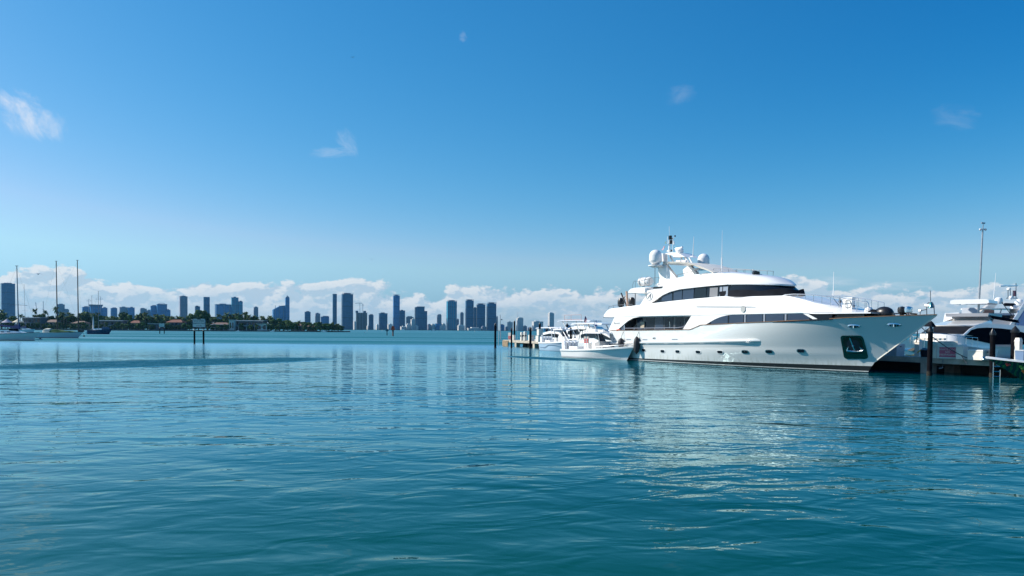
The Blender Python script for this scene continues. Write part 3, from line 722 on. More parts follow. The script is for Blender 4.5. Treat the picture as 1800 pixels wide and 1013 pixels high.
b=MB(); tb(b,1176.2,444,1177.2,417,0,.15,8,r2=.07); tb(b,1176.8,418,1176.4,398,0,.018,5); tb(b,1182,447,1182.6,420.5,.2,.025,5); tb(b,1173.3,429,1173.6,416,.3,.03,5); tb(b,1182,421,1186.5,415,0,.03,5); tb(b,1176,428.8,1184,428.5,0,.03,5); tb(b,1184.7,430,1184.5,424,0,.08,6); tb(b,1173,441.6,1178,441.8,0,.12,6)
ms=b.build('mast',WHITE,Y)
for (x_,y_,r_,h_) in [(1178.2,417.8,.20,.42),(1179.6,425.8,.20,.42),(1181.4,420.2,.1,.18),(1180.8,440.8,.11,.2),(1186.6,415.2,.09,.15)]:
    u,w=ship(x_,y_,0); b=MB(); b.lathe([(.02,-h_/2),(r_,-h_/2),(r_,h_/2),(.02,h_/2)],(u,0,w),10); b.build('mast_light',BLACK,ms)
def flagmesh(x0,y0,x1,y1,x2,y2,x3,y3,v,name,m,parent,stripes=None):
    q=[ship(a,c,v) for a,c in ((x0,y0),(x1,y1),(x2,y2),(x3,y3))]; b=MB(); vs=[];k=6
    for j in range(k+1):
        for i in range(k+1):
            s,t=i/k,j/k; uu=(q[0][0]*(1-s)+q[1][0]*s)*(1-t)+(q[3][0]*(1-s)+q[2][0]*s)*t; ww=(q[0][1]*(1-s)+q[1][1]*s)*(1-t)+(q[3][1]*(1-s)+q[2][1]*s)*t
            vs.append((uu,-v+.08*math.sin(s*6),ww))
    n=k+1; b.add(vs,[(j*n+i,j*n+i+1,(j+1)*n+i+1,(j+1)*n+i) for j in range(k) for i in range(k)]); return b.build(name,m,parent)
flagmesh(1163,438.5,1169,432,1168.5,436,1163.5,440.5,.3,'courtesy_flag',mat('faded_pink_flag',(0.72,0.40,0.42),0.8),ms)
flagmesh(1169,424.5,1171.8,424.5,1171.6,429,1168.6,428.6,.3,'signal_flag',mat('pale_green_flag',(0.42,0.58,0.52),0.8),ms)
b=MB(); tb(b,1217.7,451.5,1219.7,416,.9,.045,6,r2=.02); tb(b,1213,451.6,1218.5,451.4,.9,.05,6); b.build('whip_antenna',WHITE,Y)
b=MB(); tb(b,1268.6,478.5,1268.8,453,1.2,.075,6); tb(b,1268.8,453,1269.6,405,1.2,.03,6,r2=.012); b.build('whip_antenna',WHITE,Y)
b=MB(); tb(b,1171.3,497,1173.7,447,2.3,.035,6,r2=.03); b.build('whip_antenna',WHITE,Y)
b=MB(); tb(b,1151.2,500,1151.4,471,2.2,.035,6); b.build('arch_post',DSTEEL,Y)
# life raft canister in its cradle
u,w=ship(1134.5,495.2,2.3); b=MB(); Mx=Matrix.Rotation(R(90),3,'Y')@Matrix.Rotation(0,3,'X')
b.lathe([(.02,-.95),(.40,-.95),(.50,-.80),(.52,-.72),(.50,-.68),(.50,.68),(.52,.72),(.50,.80),(.40,.95),(.02,.95)],(u,-2.3,w),20,M_=Mx); lr=b.build('life_raft_canister',WHITE,Y)
b=MB()
for du in(-.5,.5): b.tube([(u+du+.52*0,-2.3+.54*math.cos(t),w+.54*math.sin(t)) for t in [math.pi*2*i/16 for i in range(17)]],.03,5); b.tube([(u+du,-2.7,w-.9),(u+du,-1.9,w-.9)],.03,5); b.tube([(u+du,-2.7,w-.9),(u+du,-2.75,w-.1)],.03,5)
b.build('raft_cradle',CHROME,lr)
hrail([(1112,502),(1113.5,496),(1116,493.8),(1121,494.5),(1145,489),(1158,487.5)],2.8,.85,'raft_deck_rail',DSTEEL,n=7,r=.022)
hrail([(1190.5,483.5),(1211,478.6),(1228,475.2)],2.3,lambda u:sinterp(TOP,u),'roof_rail',DSTEEL,n=4,r=.025)
hrail([(1254,472.4),(1279,472.4),(1302,473.2),(1322,474.6),(1324,478)],[1.6,1.6,1.6,1.5,1.4],lambda u:sinterp(TOP,u),'forward_roof_rail',DSTEEL,n=6,r=.025)
# cluster of floodlights, horn and camera on the roof front
b=MB()
for (x_,y_,v,r_) in [(1327.5,479.5,.9,.22),(1331.5,480,.5,.2),(1326,484.5,1.0,.22),(1329.5,485.5,.6,.2),(1337,484.5,.2,.16)]:
    u,w=ship(x_,y_,v); b.tube([(u-.15,-v,w),(u+.18,-v-.1,w-.04)],r_,12); b.tube([(u,-v,w),(u,-v,sinterp(TOP,u))],.05,5)
fl=b.build('floodlight_cluster',BLACK,Y)
b=MB(); u,w=ship(1338,487.5,.3); b.sph((u,-.3,w),.26,10); b.tube([(u-.2,-.3,w),(u+.6,-.5,w+.05)],.12,8); tb(b,1324,477.5,1324,473.5,.8,.06,6); b.build('horn',WHITE,fl)

# -------- foredeck rails and gear
def fdz(u): return max(interp(SILL,u)-.05,5.0)
hrail([(1375,520.5),(1380,518.4),(1395,517.3),(1415,517.6),(1433,519.0),(1455,521.5),(1480,524),(1500,527.5),(1523,531.5)],[2.7,2.6,2.5,2.35,2.2,1.95,1.7,1.5,1.2],fdz,'bow_rail',CHROME,n=11,r=.035)
b=MB(); u,w=ship(1526,536,1.1); b.tube([(u-.15,-1.1,w+.30),(u+.05,-1.1,w+.12),(u+.1,-1.1,w-.25),(u-.05,-1.1,w-.5)],.03,6); b.build('rail_end',CHROME,Y)
# white gangway locker with a stencilled looped line
q0=ship(1480,550.4,1.2); q1=ship(1498,550.4,1.2); zt=ship(1489,525.0,1.2)[1]; b=MB()
b.box(((q0[0]+q1[0])/2,-1.0,(q0[1]+zt)/2),(abs(q1[0]-q0[0])*.93,.45,zt-q0[1])); b.box(((q0[0]+q1[0])/2,-1.0,zt+.04),(abs(q1[0]-q0[0])*1.08,.55,.10)); lk=b.build('gangway_locker',WHITE,Y)
b=MB(); uc=(q0[0]+q1[0])/2; wc=(q0[1]+zt)/2
b.tube([(uc-.1,-1.25,wc-.7),(uc-.1,-1.25,wc+.45),(uc+.3,-1.25,wc+.42),(uc+.42,-1.25,wc+.1),(uc+.3,-1.25,wc-.15),(uc-.35,-1.25,wc-.2)],.025,5); b.build('coiled_line',DSTEEL,lk)
b=MB(); tb(b,1466,526,1475,537.5,1.4,.03,5); tb(b,1475,537.5,1478.5,537.5,1.4,.03,5); tb(b,1476.6,524,1477.2,538,1.3,.03,5); u,w=ship(1476.8,530.2,1.3); b.sph((u,-1.3,w),.15,8); u,w=ship(1501,538.3,1.2); b.sph((u,-1.2,w),.10,8); b.build('deck_fitting',DSTEEL,Y)
# foredeck: covered winches, bollards, bell arch, jack staff
def blob(x,y,v,r,k,name,m,par=Y):
    u,w=ship(x,y,v); b=MB(); b.sph((u,-v,w),r,14,sc_=k); return b.build(name,m,par)
blob(1533.5,553.0,.6,.62,(1.15,.8,.72),'winch_cover',GREYC); blob(1554,551.5,.3,.75,(1.1,.8,.80),'winch_cover',BLACK)
blob(1555,549.0,.25,.38,(1.2,.8,.5),'winch_cap',TAN); blob(1440-17,533,-.4,.4,(1.6,.5,.5),'windlass_cover',BLACK)
b=MB(); q=P([(1541,548),(1566,548.3),(1569,554.5),(1543,554.5)],-.2); b.prism(q,.1,.6); b.build('hatch_cover',mat('slate_cover',(0.10,0.11,0.14),0.7),Y)
b=MB(); u,w=ship(1527,546.0,.7); b.sph((u,-.7,w),.34,12); tb(b,1520.5,550,1520.5,544,.8,.03,5); tb(b,1531,546,1531.5,538.5,.5,.03,5); b.build('deck_light',WHITE,Y)
for x_ in (1585.5,1596.5):
    u,w=ship(x_,549.5,.5); b=MB(); b.lathe([(.02,-.55),(.20,-.55),(.16,-.2),(.20,-.05),(.32,.0),(.34,.25),(.30,.42),(.02,.5)],(u,-.5,w),14); b.build('capstan',BLACK if x_<1590 else CHROME,Y)
b=MB(); tb(b,1583,551.6,1612,552.2,.3,.07,6); tb(b,1583,553.8,1588,553.8,.5,.1,6); b.build('bow_cleat',BLACK,Y)
b=MB(); 
for sg in (1,):
    pts=[(1629,553),(1629,540),(1629.8,535.5),(1632.5,532),(1636,531),(1639.5,533),(1641.8,538),(1642.6,553)]
    b.tube([(ship(a,c,0)[0],0,ship(a,c,0)[1]) for a,c in pts],.035,6)
tb(b,1635.6,531,1635.6,511,0,.03,5); tb(b,1617.5,553,1617.5,546.5,0,.03,5); tb(b,1617.5,546.5,1628.5,544.2,0,.035,5); b.build('bell_arch',DSTEEL,Y)
b=MB(); u,w=ship(1636.6,537,0); b.lathe([(.02,.28),(.10,.25),(.14,.0),(.24,-.20),(.02,-.22)],(u,0,w),14); b.build('ship_bell',mat('bronze_green',(0.10,0.30,0.30),0.2,metal=0.9),Y)
b=MB(); tb(b,1626.5,537,1634,538,0,.12,8); tb(b,1615.5,546.8,1619,546.5,0,.1,8); b.build('bow_light',WHITE,Y)
b=MB(); tb(b,1464.8,520,1465.6,478,-.8,.04,5,r2=.015); b.build('bow_antenna',WHITE,Y)
# stem plate, bright along the leading edge
b=MB(); rings=[]
for i in range(24):
    w=0.95+i*(3.85/23); u=us(w); rings.append([(u+.05,-.04,w),(u-.10,-hb(u-.10,w)-.012,w),(u-.10,hb(u-.10,w)+.012,w),(u+.05,.04,w)])
b.loft(rings); b.build('stem_plate',CREAM,hull)
# side-deck rail inside the opening
b=MB(); q=P([(1096,577.3),(1140,577.0),(1190,576.4),(1203,574.8)],3.45); b.tube([(a,-3.45,c) for a,c in q],.04,6)
for (a,c) in [ship(x_,577,3.45) for x_ in (1098,1115,1133,1151,1168,1186,1200)]: b.tube([(a,-3.45,c),(a,-3.45,c-.25)],.03,5)
tb(b,1177.5,577,1177.3,566,3.4,.03,5); b.build('side_deck_rail',CHROME,Y)

# fenders hang alongside: things of their own
def fender(x_,ytop,ymid,ybot,lab):
    v=3.95; u,wt=ship(x_,ymid-((ybot-ymid)),v); u,wb=ship(x_,ybot,v); h=wt-wb; _,wr=ship(x_,ytop,v)
    loc=ORG+AX*u+ST*v; f=thing('fender',lab,'fender',(loc.x,loc.y,wb),HEAD,'black fenders hanging on the yacht side')
    b=MB(); r=.36
    b.lathe([(.03,0),(r*.35,h*.03),(r*.8,h*.16),(r,h*.35),(r,h*.65),(r*.8,h*.84),(r*.3,h*.98),(.03,h*1.0)],(0,0,0),16); b.build('fender_body',RUBBER,f)
    b=MB(); b.tube([(0,0,h),(0.1,.25,wr-wb)],.025,5); b.build('fender_rope',RUBBER,f)
fender(1091.5,583,603.5,612.5,'black fender nearest the stern of the big white yacht')
fender(1119,583,607,622.5,'large black fender below the open side deck, the forward one of two')

# ------------------------------------------------------------------ the long concrete pier
def PX(y): return 0.39*(156-y)-1.1          # near edge of the pier
PD=Vector((-0.39,1,0)).normalized(); PR=Vector((PD.y,-PD.x,0)); PZ=1.33
PA=math.atan2(-PD.y,-PD.x)                   # runs toward the camera
pier=thing('pier','long concrete marina pier on bents with white dock boxes along it','pier',(PX(158),158,0),PA)
L_=(158-40)/PD.y
b=MB(); b.box((L_/2,1.9,PZ-.16),(L_,3.8,.32)); b.box((L_/2,.10,PZ-.30),(L_-.2,.25,.32)); b.build('deck_slab',CONC,pier)
prnd=random.Random(3)
k=0; s=7.0
while s<L_:
    b=MB(); b.box((s,.45,.28),(.9,.8,1.3)); b.box((s,3.3,.28),(.9,.8,1.3)); b.box((s,1.9,.80),(.7,3.0,.35)); b.build('bent',CONC,pier); s+=9.5
b=MB(); b.box((1.6,-.10,.62),(3.2,.16,1.25))
for i in range(9): b.box((.2+i*.36,-.2,.62),(.22,.06,1.2),ry=.05*(i%3-1))
b.build('timber_fender_wall',mat('weathered_plywood',(0.46,0.34,0.22),0.8,var=0.4,vscale=2.5),pier)
b=MB(); b.box((L_/2,3.75,.35),(L_-4,.12,1.3)); b.build('wave_screen',mat('dark_screen',(0.03,0.035,0.035),0.8),pier)
def onpier(px,py,z,back=None):
    """point on a horizontal plane under a pixel"""
    return atz(px,py,z)
def pile(px,ytop,ybase,lab,r=None,Yd=None,grp='black pointed mooring pilings along the pier'):
    if Yd is None: p=atz(px,ybase,0)
    else: p=at(px,ybase,Yd)
    d=p.y; top=at(px,ytop,d).z; r=r or .30
    o=thing('mooring_piling',lab,'piling',(p.x,p.y,0),0.0,grp)
    b=MB(); b.lathe([(r,-.5),(r,.6),(r*.97,top-.5)],(0,0,0),14); b.build('pile_shaft',PILE,o)
    b=MB(); b.lathe([(r*1.05,-.5),(r*1.12,.1),(r*1.06,.32),(r*.9,.45)],(0,0,0),14); b.build('tide_band',BARN,o)
    o.rotation_euler=(R(prnd.uniform(-.7,.7)),R(prnd.uniform(-.7,.7)),0)
    b=MB(); b.lathe([(r*1.12,top-.52),(r*1.15,top-.36),(.03,top)],(0,0,0),14); b.build('pile_cap',BLACK,o)
    return o
pile(870.5,568,612,'black piling standing in open water past the far end of the pier',0.210)
pile(899,576,612,'black piling in front of the red-lettered white pedestal at the pier end',0.165)
pile(904.5,563.5,589,'tall black piling behind the pier end, behind the second grey box',0.220,Yd=190)
pile(932,574.5,613,'black piling in front of the pier between the two white pedestals and the dock boxes',0.220)
pile(949,567,589,'black piling rising behind the stacked white dock box',0.230,Yd=150)
pile(961,576,607,'black piling by the stern of the pale blue centre-console boat',0.200)
pile(996.7,568,590,'black piling behind the hardtop of the pale blue boat, left of the striped flag',0.200,Yd=150)
pile(1003.5,575,590,'short black piling behind the hardtop, just right of its taller neighbour',0.200,Yd=140)
pile(1017.3,569,590,'black piling top showing above the blue sun cover under the striped flag',0.200,Yd=175)
pile(1633.5,572.5,661,'black piling in front of the pier right of the big yacht bow',0.190)
pile(1744,577.5,664,'black piling by the green fishing boat, in front of the black side windows',0.190)
pile(1782,573,664,'thickest black piling, below the blue panel at the right edge',0.270)
def white_box(x0,x1,y0,y1,Yd,name,lab,cat,grp=None,lid=True,m=BOXW,dep=None,rz=PA):
    a=at(x0,y1,Yd); c=at(x1,y1,Yd); t=at(x0,y0,Yd); w=(c.x-a.x); h=t.z-a.z; base=PZ
    zoff=a.z
    o=thing(name,lab,cat,((a.x+c.x)/2,Yd,max(base,0)),rz,grp)
    dep=dep or w*.55; h=max(.3,t.z-base)
    # box seen obliquely: long side along the pier
    ln=w*0.62; b=MB(); b.box((0,0,h*.45),(ln,dep,h*.9)); b.build('bin_body',m,o)
    if lid:
        b=MB(); b.box((0,0,h*.93),(ln*1.06,dep*1.08,h*.14),taper=.94); b.build('lid',m,o)
        b=MB(); b.box((ln*.5+.02,0,h*.80),(.04,.16,.10)); b.build('latch',DSTEEL,o)
    return o
def pedestal(x,y0,Yd,lab,w=.55,dial=True,base=PZ):
    p=at(x,y0,Yd); h=p.z-base; o=thing('power_pedestal',lab,'pedestal',(p.x,Yd,base),PA,'white power pedestals on the pier')
    b=MB(); b.box((0,0,h*.44),(w,w*.9,h*.88)); b.build('housing',BOXW,o)
    b=MB(); b.box((0,0,h*.92),(w*1.12,w,h*.16),taper=.7); b.build('pedestal_cap',BOXW,o)
    if dial: b=MB(); b.tube([(w*.5,0,h*.55),(w*.5+.1,0,h*.55)],.15,10); b.tube([(0,-w*.45,h*.55),(0,-w*.45-.1,h*.55)],.15,10); b.build('socket',BLACK,o)
    return o
def sign_panel(x0,x1,y0,y1,Yd,lab,m_red,lines,base=PZ,title=None,cat='sign',name='warning_sign',post=True,fy0=.35,rz=0):
    a=at(x0,y1,Yd); c=at(x1,y0,Yd); w=c.x-a.x; h=c.z-a.z
    w/=max(.5,math.cos(rz)) if rz else 1; o=thing(name,lab,cat,((a.x+c.x)/2,Yd,base),rz)
    z0=max(a.z,base); b=MB(); b.box((0,.12,(z0+c.z)/2-base),(w,.24,c.z-z0)); b.build('board',BOXW,o)
    if post and z0>base+.1: b=MB(); b.box((0,.14,(z0-base)/2),(.12,.12,z0-base)); b.build('post',BOXW,o)
    H_=c.z-z0; zt=c.z-base
    rp=MB(); rp.box((0,-.012,zt-H_*(fy0+(.92-fy0)/2)),(w*.82,.02,H_*(.92-fy0))); r_=rp.build('red_panel',m_red,o)
    n=len(lines); 
    for i,t in enumerate(lines):
        zz=zt-H_*(fy0+.06+(.80-fy0)*(i+.5)/n); textmesh(t,H_*(.78-fy0)/n*1.0,'lettering',SIGNW,r_,Matrix.Translation((0,-.028,zz))@Matrix.Rotation(R(90),4,'X'))
    if title: 
        for i,t in enumerate(title): textmesh(t,H_*.10,'title_lettering',FRAMEC,o,Matrix.Translation((0,-.006,zt-H_*(.10+.12*i)))@Matrix.Rotation(R(90),4,'X'))
    return o
# far part of the pier
sign_panel(893,898,585,599.5,160,'narrow white pedestal with red lettering at the far end of the pier',RED,['NO','WAKE'],fy0=.45,rz=R(-30))
b_=white_box(900,907,589,599.5,158,'dock_box','small grey-white dock box beside the red-lettered pedestal','dock box','white dock boxes on the pier',lid=True)
pedestal(917.5,584,150,'left one of two slim white power pedestals on the far pier')
pedestal(923.2,583,147,'right one of two slim white power pedestals on the far pier')
white_box(926.5,941,589,600,145,'dock_box','wide low white dock box right of the two slim pedestals','dock box','white dock boxes on the pier')
w1=white_box(939,958,589,602,134,'dock_box','large white dock box with a smaller box standing on it','dock box','white dock boxes on the pier',lid=False)
a=at(942,579,134); o=thing('storage_box','square white box stacked on the large white dock box','storage box',(at(949,579,134).x,134,at(949,589.5,134).z),PA); hh=at(949,579,134).z-at(949,589.5,134).z; b=MB(); b.box((0,0,hh/2),(.9,.8,hh)); b.build('bin_body',BOXW,o)
b=MB(); b.box((0,0,hh+.03),(.96,.86,.06)); b.build('lid',BOXW,o)
# slender lamp pole with camera at the far end and a bare staff
p=at(880,600,162); o=thing('lamp_pole','slender pale pole with a small camera at the far end of the pier','pole',(p.x,162,PZ),0)
t=at(879.3,554,162); b=MB(); b.tube([(0,0,0),(t.x-p.x,0,t.z-PZ)],.10,8,r2=.07); b.build('pole_shaft',ALU,o)
b=MB(); b.sph((t.x-p.x+.35,0,t.z-PZ-1.0),.16,8); b.tube([(t.x-p.x,0,t.z-PZ-.9),(t.x-p.x+.35,0,t.z-PZ-.9)],.03,5); b.build('security_camera',DSTEEL,o)
p=at(876,600,163); o=thing('marker_staff','short bare white staff beside the pole at the pier end','staff',(p.x,163,0),0); b=MB(); b.tube([(0,0,-.3),(.1,0,at(876,580,163).z)],.06,6); o2=b.build('staff_shaft',BOXW,o)
p=at(910,578,175); o=thing('marker_staff','thin whip antenna rising over the pier in front of the pale tower','antenna',(p.x,175,0),0); b=MB(); b.tube([(0,0,.3),(0,0,at(909.5,547,175).z)],.035,5); b.build('staff_shaft',LGREY,o)

# near part of the pier, right of the yacht's bow
def ped2(x0,x1,y0,Yd,lab): 
    a=at(x0,y0,Yd); c=at(x1,y0,Yd); return pedestal((x0+x1)/2,y0,Yd,lab,w=(c.x-a.x)*.8,dial=False)
white_box(1556,1591,605,627,66.5,'dock_box','long blue-grey dock box behind the yacht stem','dock box','dock boxes near the yacht bow',m=LGREY)
ped2(1609,1620.5,597,65.5,'white power pedestal with a yellow cord, left of the black piling')
o=thing('shore_power_cord','yellow shore-power cord lying on the pier beside the white pedestal','cord',tuple(atz(1600,624,PZ)),0)
b=MB(); p0=atz(1592,624,PZ); pts=[atz(x,y,PZ+.03)-atz(1600,624,PZ)*1 for x,y in [(1592,624),(1600,625),(1608,624)]]; q=at(1618,616,64.6)-atz(1600,624,PZ); pts.append(q+Vector((-.2,0,-.15))); pts.append(q); b.tube(pts,.05,6); b.build('cord_run',mat('yellow_cord',(0.75,0.48,0.04),0.5),o)
o=thing('gas_can','dark grey bin standing between the pedestal and the black piling','bin',tuple(at(1625,624,63.8).xy)+(PZ,),PA); b=MB(); b.lathe([(.02,0),(.28,0),(.33,.55),(.2,.75),(.02,.78)],(0,0,0),12); b.build('bin_body',GREYC,o); b=MB(); b.lathe([(.30,.60),(.34,.66),(.1,.80),(.02,.82)],(0,0,0),12); b.build('lid',DSTEEL,o)
white_box(1637,1652,605.5,630.5,61.5,'dock_box','cream dock box immediately right of the black piling','dock box','dock boxes near the yacht bow')
sign_panel(1652.5,1678.5,600,630.5,60.6,'large white notice cabinet with a red warning panel facing the water',PINKR,['PRIVATE DOCK','NO','TRESPASSING'],title=['MARINA','RESTRICTED'],cat='notice',name='notice_cabinet',post=False,rz=R(-34))
ped2(1683,1699.5,606,59.5,'rounded cream pedestal between the notice cabinet and the low dock box')
white_box(1699,1744.5,615,632.5,58,'dock_box','long low cream dock box by the bow of the green boat','dock box','dock boxes near the yacht bow',dep=1.0)
ped2(1785,1796,594,56.5,'tall cream pedestal at the right edge above the green boat')
# boarding ladder and a stand-pipe under the deck edge
pt=atz(1740,636,PZ); o=thing('dock_ladder','aluminium ladder hanging from the pier into the water','ladder',(pt.x+.1,pt.y-.25,0),0.0)
b=MB()
for dx in (0,.50): b.tube([(dx,0,-.9),(dx,0,1.30-dx*1.1)],.035,6)
b.build('side_rail',CHROME,o)
for i in range(4): b=MB(); b.tube([(0,0,-.1+.36*i),(.50,0,-.1+.36*i)],.03,6); b.build('rung',CHROME,o)
p=at(1656,645,61.0); o=thing('standpipe','thin bent pipe hanging under the pier below the notice cabinet','pipe',(p.x,p.y-.1,0),0); b=MB(); b.tube([(0,0,1.2),(0,0,.55),(-.3,0,.50)],.045,6); b.build('pipe_run',LGREY,o)
# mooring lines (each one an object)
def rope(a,c,sag,lab,r=.035,m=RUBBER):
    a=Vector(a); c=Vector(c); o=thing('mooring_line',lab,'rope',a,0,'dark mooring lines'); b=MB(); pts=[]
    for i in range(13): t=i/12; q=a.lerp(c,t); q.z-=sag*4*t*(1-t); pts.append(q-a)
    b.tube(pts,r,6); b.build('rope_run',m,o)
def shipw(u,v,w): p=ORG+AX*u+ST*v; return Vector((p.x,p.y,w))
rope(at(1617,573,60.5),at(1700,629.5,58.3),.25,'black mooring line running from the yacht bow down to the pier by the cream pedestal')
rope(shipw(33.0,-.6,3.6),at(1610,601,63.5),.35,'slack dark line from the yacht stem to the pier left of the black piling')
rope(at(1690,625,58.4),at(1700,640,57.0),.02,'short doubled line hanging over the pier edge',.03)
rope(shipw(3.2,3.75,2.0),shipw(-.2,4.6,.9),.1,'thin line from the fairlead to the tender bow',.022,LGREY)

# ------------------------------------------------------------------ tall light pole
p=at(1716.5,590,92); t=at(1727.6,402,92); o=thing('light_pole','very tall leaning grey light pole behind the white flybridge yacht','light pole',(p.x,92,0),0)
b=MB(); b.tube([(0,0,0),(t.x-p.x,0,t.z)],.15,12,r2=.09); b.build('pole_shaft',ALU,o)
tx,tz=t.x-p.x,t.z; b=MB(); b.tube([(tx,0,tz-.1),(tx+.05,0,tz+.55)],.05,6); b.tube([(tx-.20,0,tz+.70),(tx+.25,0,tz+.66)],.09,8); b.build('mast_head',ALU,o)
for dx in (-.28,.30): b=MB(); b.tube([(tx,0,tz-.05),(tx+dx,0,tz-.1)],.05,6); b.sph((tx+dx*1.1,0,tz-.12),.15,8); b.build('flood_lamp',LGREY,o)

# ------------------------------------------------------------------ small craft: generic hull
def hullform(L,B,fs,fb,draft=.5,rake=.12,p=2.2,s0=.35,flare=.8,tum=0.0,n=28,bands=None,entry=1.7,bottomw=None):
    """rings of a small hull, bow toward +x, stern at x=0"""
    b=MB(); rows=[]; K=9
    for j in range(K+1):
        t=j/K; row=[]
        for i in range(n+1):
            s=i/n; sh=fs+(fb-fs)*s**1.8; w=-draft+(sh+draft)*t; q=max(0,w)/max(fb,.1)
            xe=L*(1-rake*(1-q)) - (0.06*L if w<0 else 0)*min(1,-w/draft if w<0 else 0)
            x=s*xe; s0q=s0*(.6+.4*q); pp=entry+(p-entry)*q
            hb_=B/2*(flare+(1-flare)*min(1,max(0,q)*1.2)); 
            v=hb_*(1-max(0,(s-s0q)/(1-s0q))**pp)*(.55+.45*min(1,(w+draft)/draft))
            row.append((x,v,w))
        rows.append(row)
    m=n+1
    base=0; vs=[]
    for sg in(-1,1):
        o=len(vs); vs+=[(x,sg*v,w) for r in rows for x,v,w in r]
    fs_=[];ms=[]
    for sg in (0,1):
        o=sg*m*(K+1)
        for j in range(K):
            zz=(rows[j][0][2]+rows[j+1][0][2])/2
            for i in range(n): fs_.append((o+j*m+i,o+j*m+i+1,o+(j+1)*m+i+1,o+(j+1)*m+i)); ms.append(0)
    for j in range(K): fs_.append((j*m,(j+1)*m,(K+1)*m+(j+1)*m,(K+1)*m+j*m)); ms.append(0)
    bb=MB(); bb.v=vs; bb.f=fs_; bb.m=ms
    sheer=rows[-1]
    return bb,sheer
def deckmesh(sheer,dz=0.0,inset=.03):
    b=MB(); n=len(sheer); vs=[(x,-max(0,v-inset),w+dz) for x,v,w in sheer]+[(x,max(0,v-inset),w+dz) for x,v,w in sheer]
    b.add(vs,[(i,i+1,n+i+1,n+i) for i in range(n-1)]); return b
def gunwale(sheer,r=.05,h=.06):
    b=MB()
    for sg in(-1,1): b.tube([(x,sg*v,w) for x,v,w in sheer],r,6)
    return b
def band(sheer_fn): pass

# tender alongside: white centre console
def centre_console(lab,stern,bow,B,fs,fb,hullm,px_scale=1.0,top_h=2.5,cowl=True,line=True,group=None):
    d=Vector((bow[0]-stern[0],bow[1]-stern[1],0)); L=d.length; rz=math.atan2(d.y,d.x)
    o=thing('centre_console_boat',lab,'motorboat',(stern[0],stern[1],0),rz)
    hb_,sh=hullform(L,B,fs,fb,draft=.45,rake=.10,p=2.6,s0=.45,flare=.84); hu=hb_.build('hull',hullm,o,angle=40)
    deckmesh(sh,-.04).build('deck',WHITE,o)
    g=MB()
    for sg in(-1,1): g.loft([[(x,sg*(v+.06),w-.14),(x,sg*(v+.07),w+.05),(x,sg*max(0,v-.22),w+.09),(x,sg*max(0,v-.22),w-.05)] for x,v,w in sh])
    g.build('gunwale',WHITE,o)
    c=MB(); 
    c.prism([(L*.42,fs),(L*.41,fs+1.15),(L*.47,fs+1.5),(L*.53,fs+1.15),(L*.58,fs+.75),(L*.585,fs)],-.55,.55); con=c.build('console',WHITE,o)
    c=MB(); c.prism([(L*.475,fs+1.45),(L*.46,fs+1.95),(L*.47,fs+1.97),(L*.535,fs+1.12)],-.50,.50); c.build('windscreen',GLASSB,con)
    t=MB(); z=fs+top_h-.4
    t.loft([[(L*.34+dx,yy,z+zz) for yy in (-B*.33,-B*.36,-B*.2,B*.2,B*.36,B*.33,0)] for dx,zz in ((0,0),(.1,.10),(L*.28,.12),(L*.30,.0))]) if False else t.box((L*.49,0,z+.06),(L*.27,B*.74,.13),taper=.93); t.build('hardtop',WHITE,o)
    for (xa,xb) in ((.38,.37),(.57,.60)):
        for sg in (-1,1):
            t=MB(); t.tube([(L*xb,sg*B*.26,fs),(L*xa,sg*B*.32,z)],.04,6); t.build('top_support',CHROME,o)
    t=MB(); t.box((L*.33,0,fs+.45),(L*.07,1.3,.85)); t.build('leaning_post',WHITE,o)
    t=MB(); t.box((L*.12,0,fs+.22),(L*.14,1.5,.42)); t.build('stern_bench',WHITE,o)
    for k,yy in enumerate((-.85,-.28,.28,.85) if B>3 else (-.5,.5)):
        t=MB(); t.prism([(-.55,fs-.2),(-.62,fs+.85),(-.35,fs+1.05),(.0,fs+.95),(.05,fs+.3),(-.1,fs-.5),(-.3,-.5),(-.5,-.5)],yy-.2,yy+.2); t.build('outboard_engine',WHITE,o)
    for x_,y_,r_ in ((.45,-.3,.26),(.50,.35,.22),(.55,-.1,.18)):
        t=MB(); t.lathe([(r_,0),(r_,r_*.9),(r_*.8,r_*1.4),(.02,r_*1.65)],(L*x_,y_,z+.12),14); t.build('radome',WHITE,o)
    t=MB(); t.tube([(L*.60,-.4,fs),(L*.62,-.4,fs+.4),(L*.92,-.3,fb+.25)],.025,6) if False else t.tube([(x,-max(0,v-.15),w+.28) for x,v,w in sh[16:]],.025,6); t.tube([(x,max(0,v-.15),w+.28) for x,v,w in sh[16:]],.025,6); t.build('bow_rail',CHROME,o)
    return o,L,sh,hu,z
ICE=mat('pale_blue_gelcoat',(0.42,0.55,0.68),0.2,coat=0.5,var=.05)
sB=atz(995.5,628,0); bB=atz(1114,634.6,0); 
ob,Lb,shb,hub,zb=centre_console('white open tender with T-top lying at the stern of the big yacht',(sB.x+.6,sB.y),(bB.x,bB.y),3.5,1.0,1.62,WHITE)
b=MB(); b.prism([(Lb*.52,1.1),(Lb*.50,1.9),(Lb*.56,2.15),(Lb*.66,1.1)],-.95,.95); b.build('console_cover',mat('grey_cover',(0.40,0.40,0.40),0.8),ob)
b=MB()
for sg in(-1,1): b.tube([(x,sg*(v*1.01+.0),.18+.10*(x/Lb)**2) for x,v,w in shb[:-3]],.03,5)
b.build('spray_rail',FRAMEC,hub)
sB=atz(956.5,616.3,0)
ob,Lb,shb,hub,zb=centre_console('pale blue centre-console fishing boat with white hardtop beside the pier',(sB.x+.5,sB.y),(sB.x+5.6,sB.y-11.2),3.4,1.35,1.9,ICE,top_h=2.55)
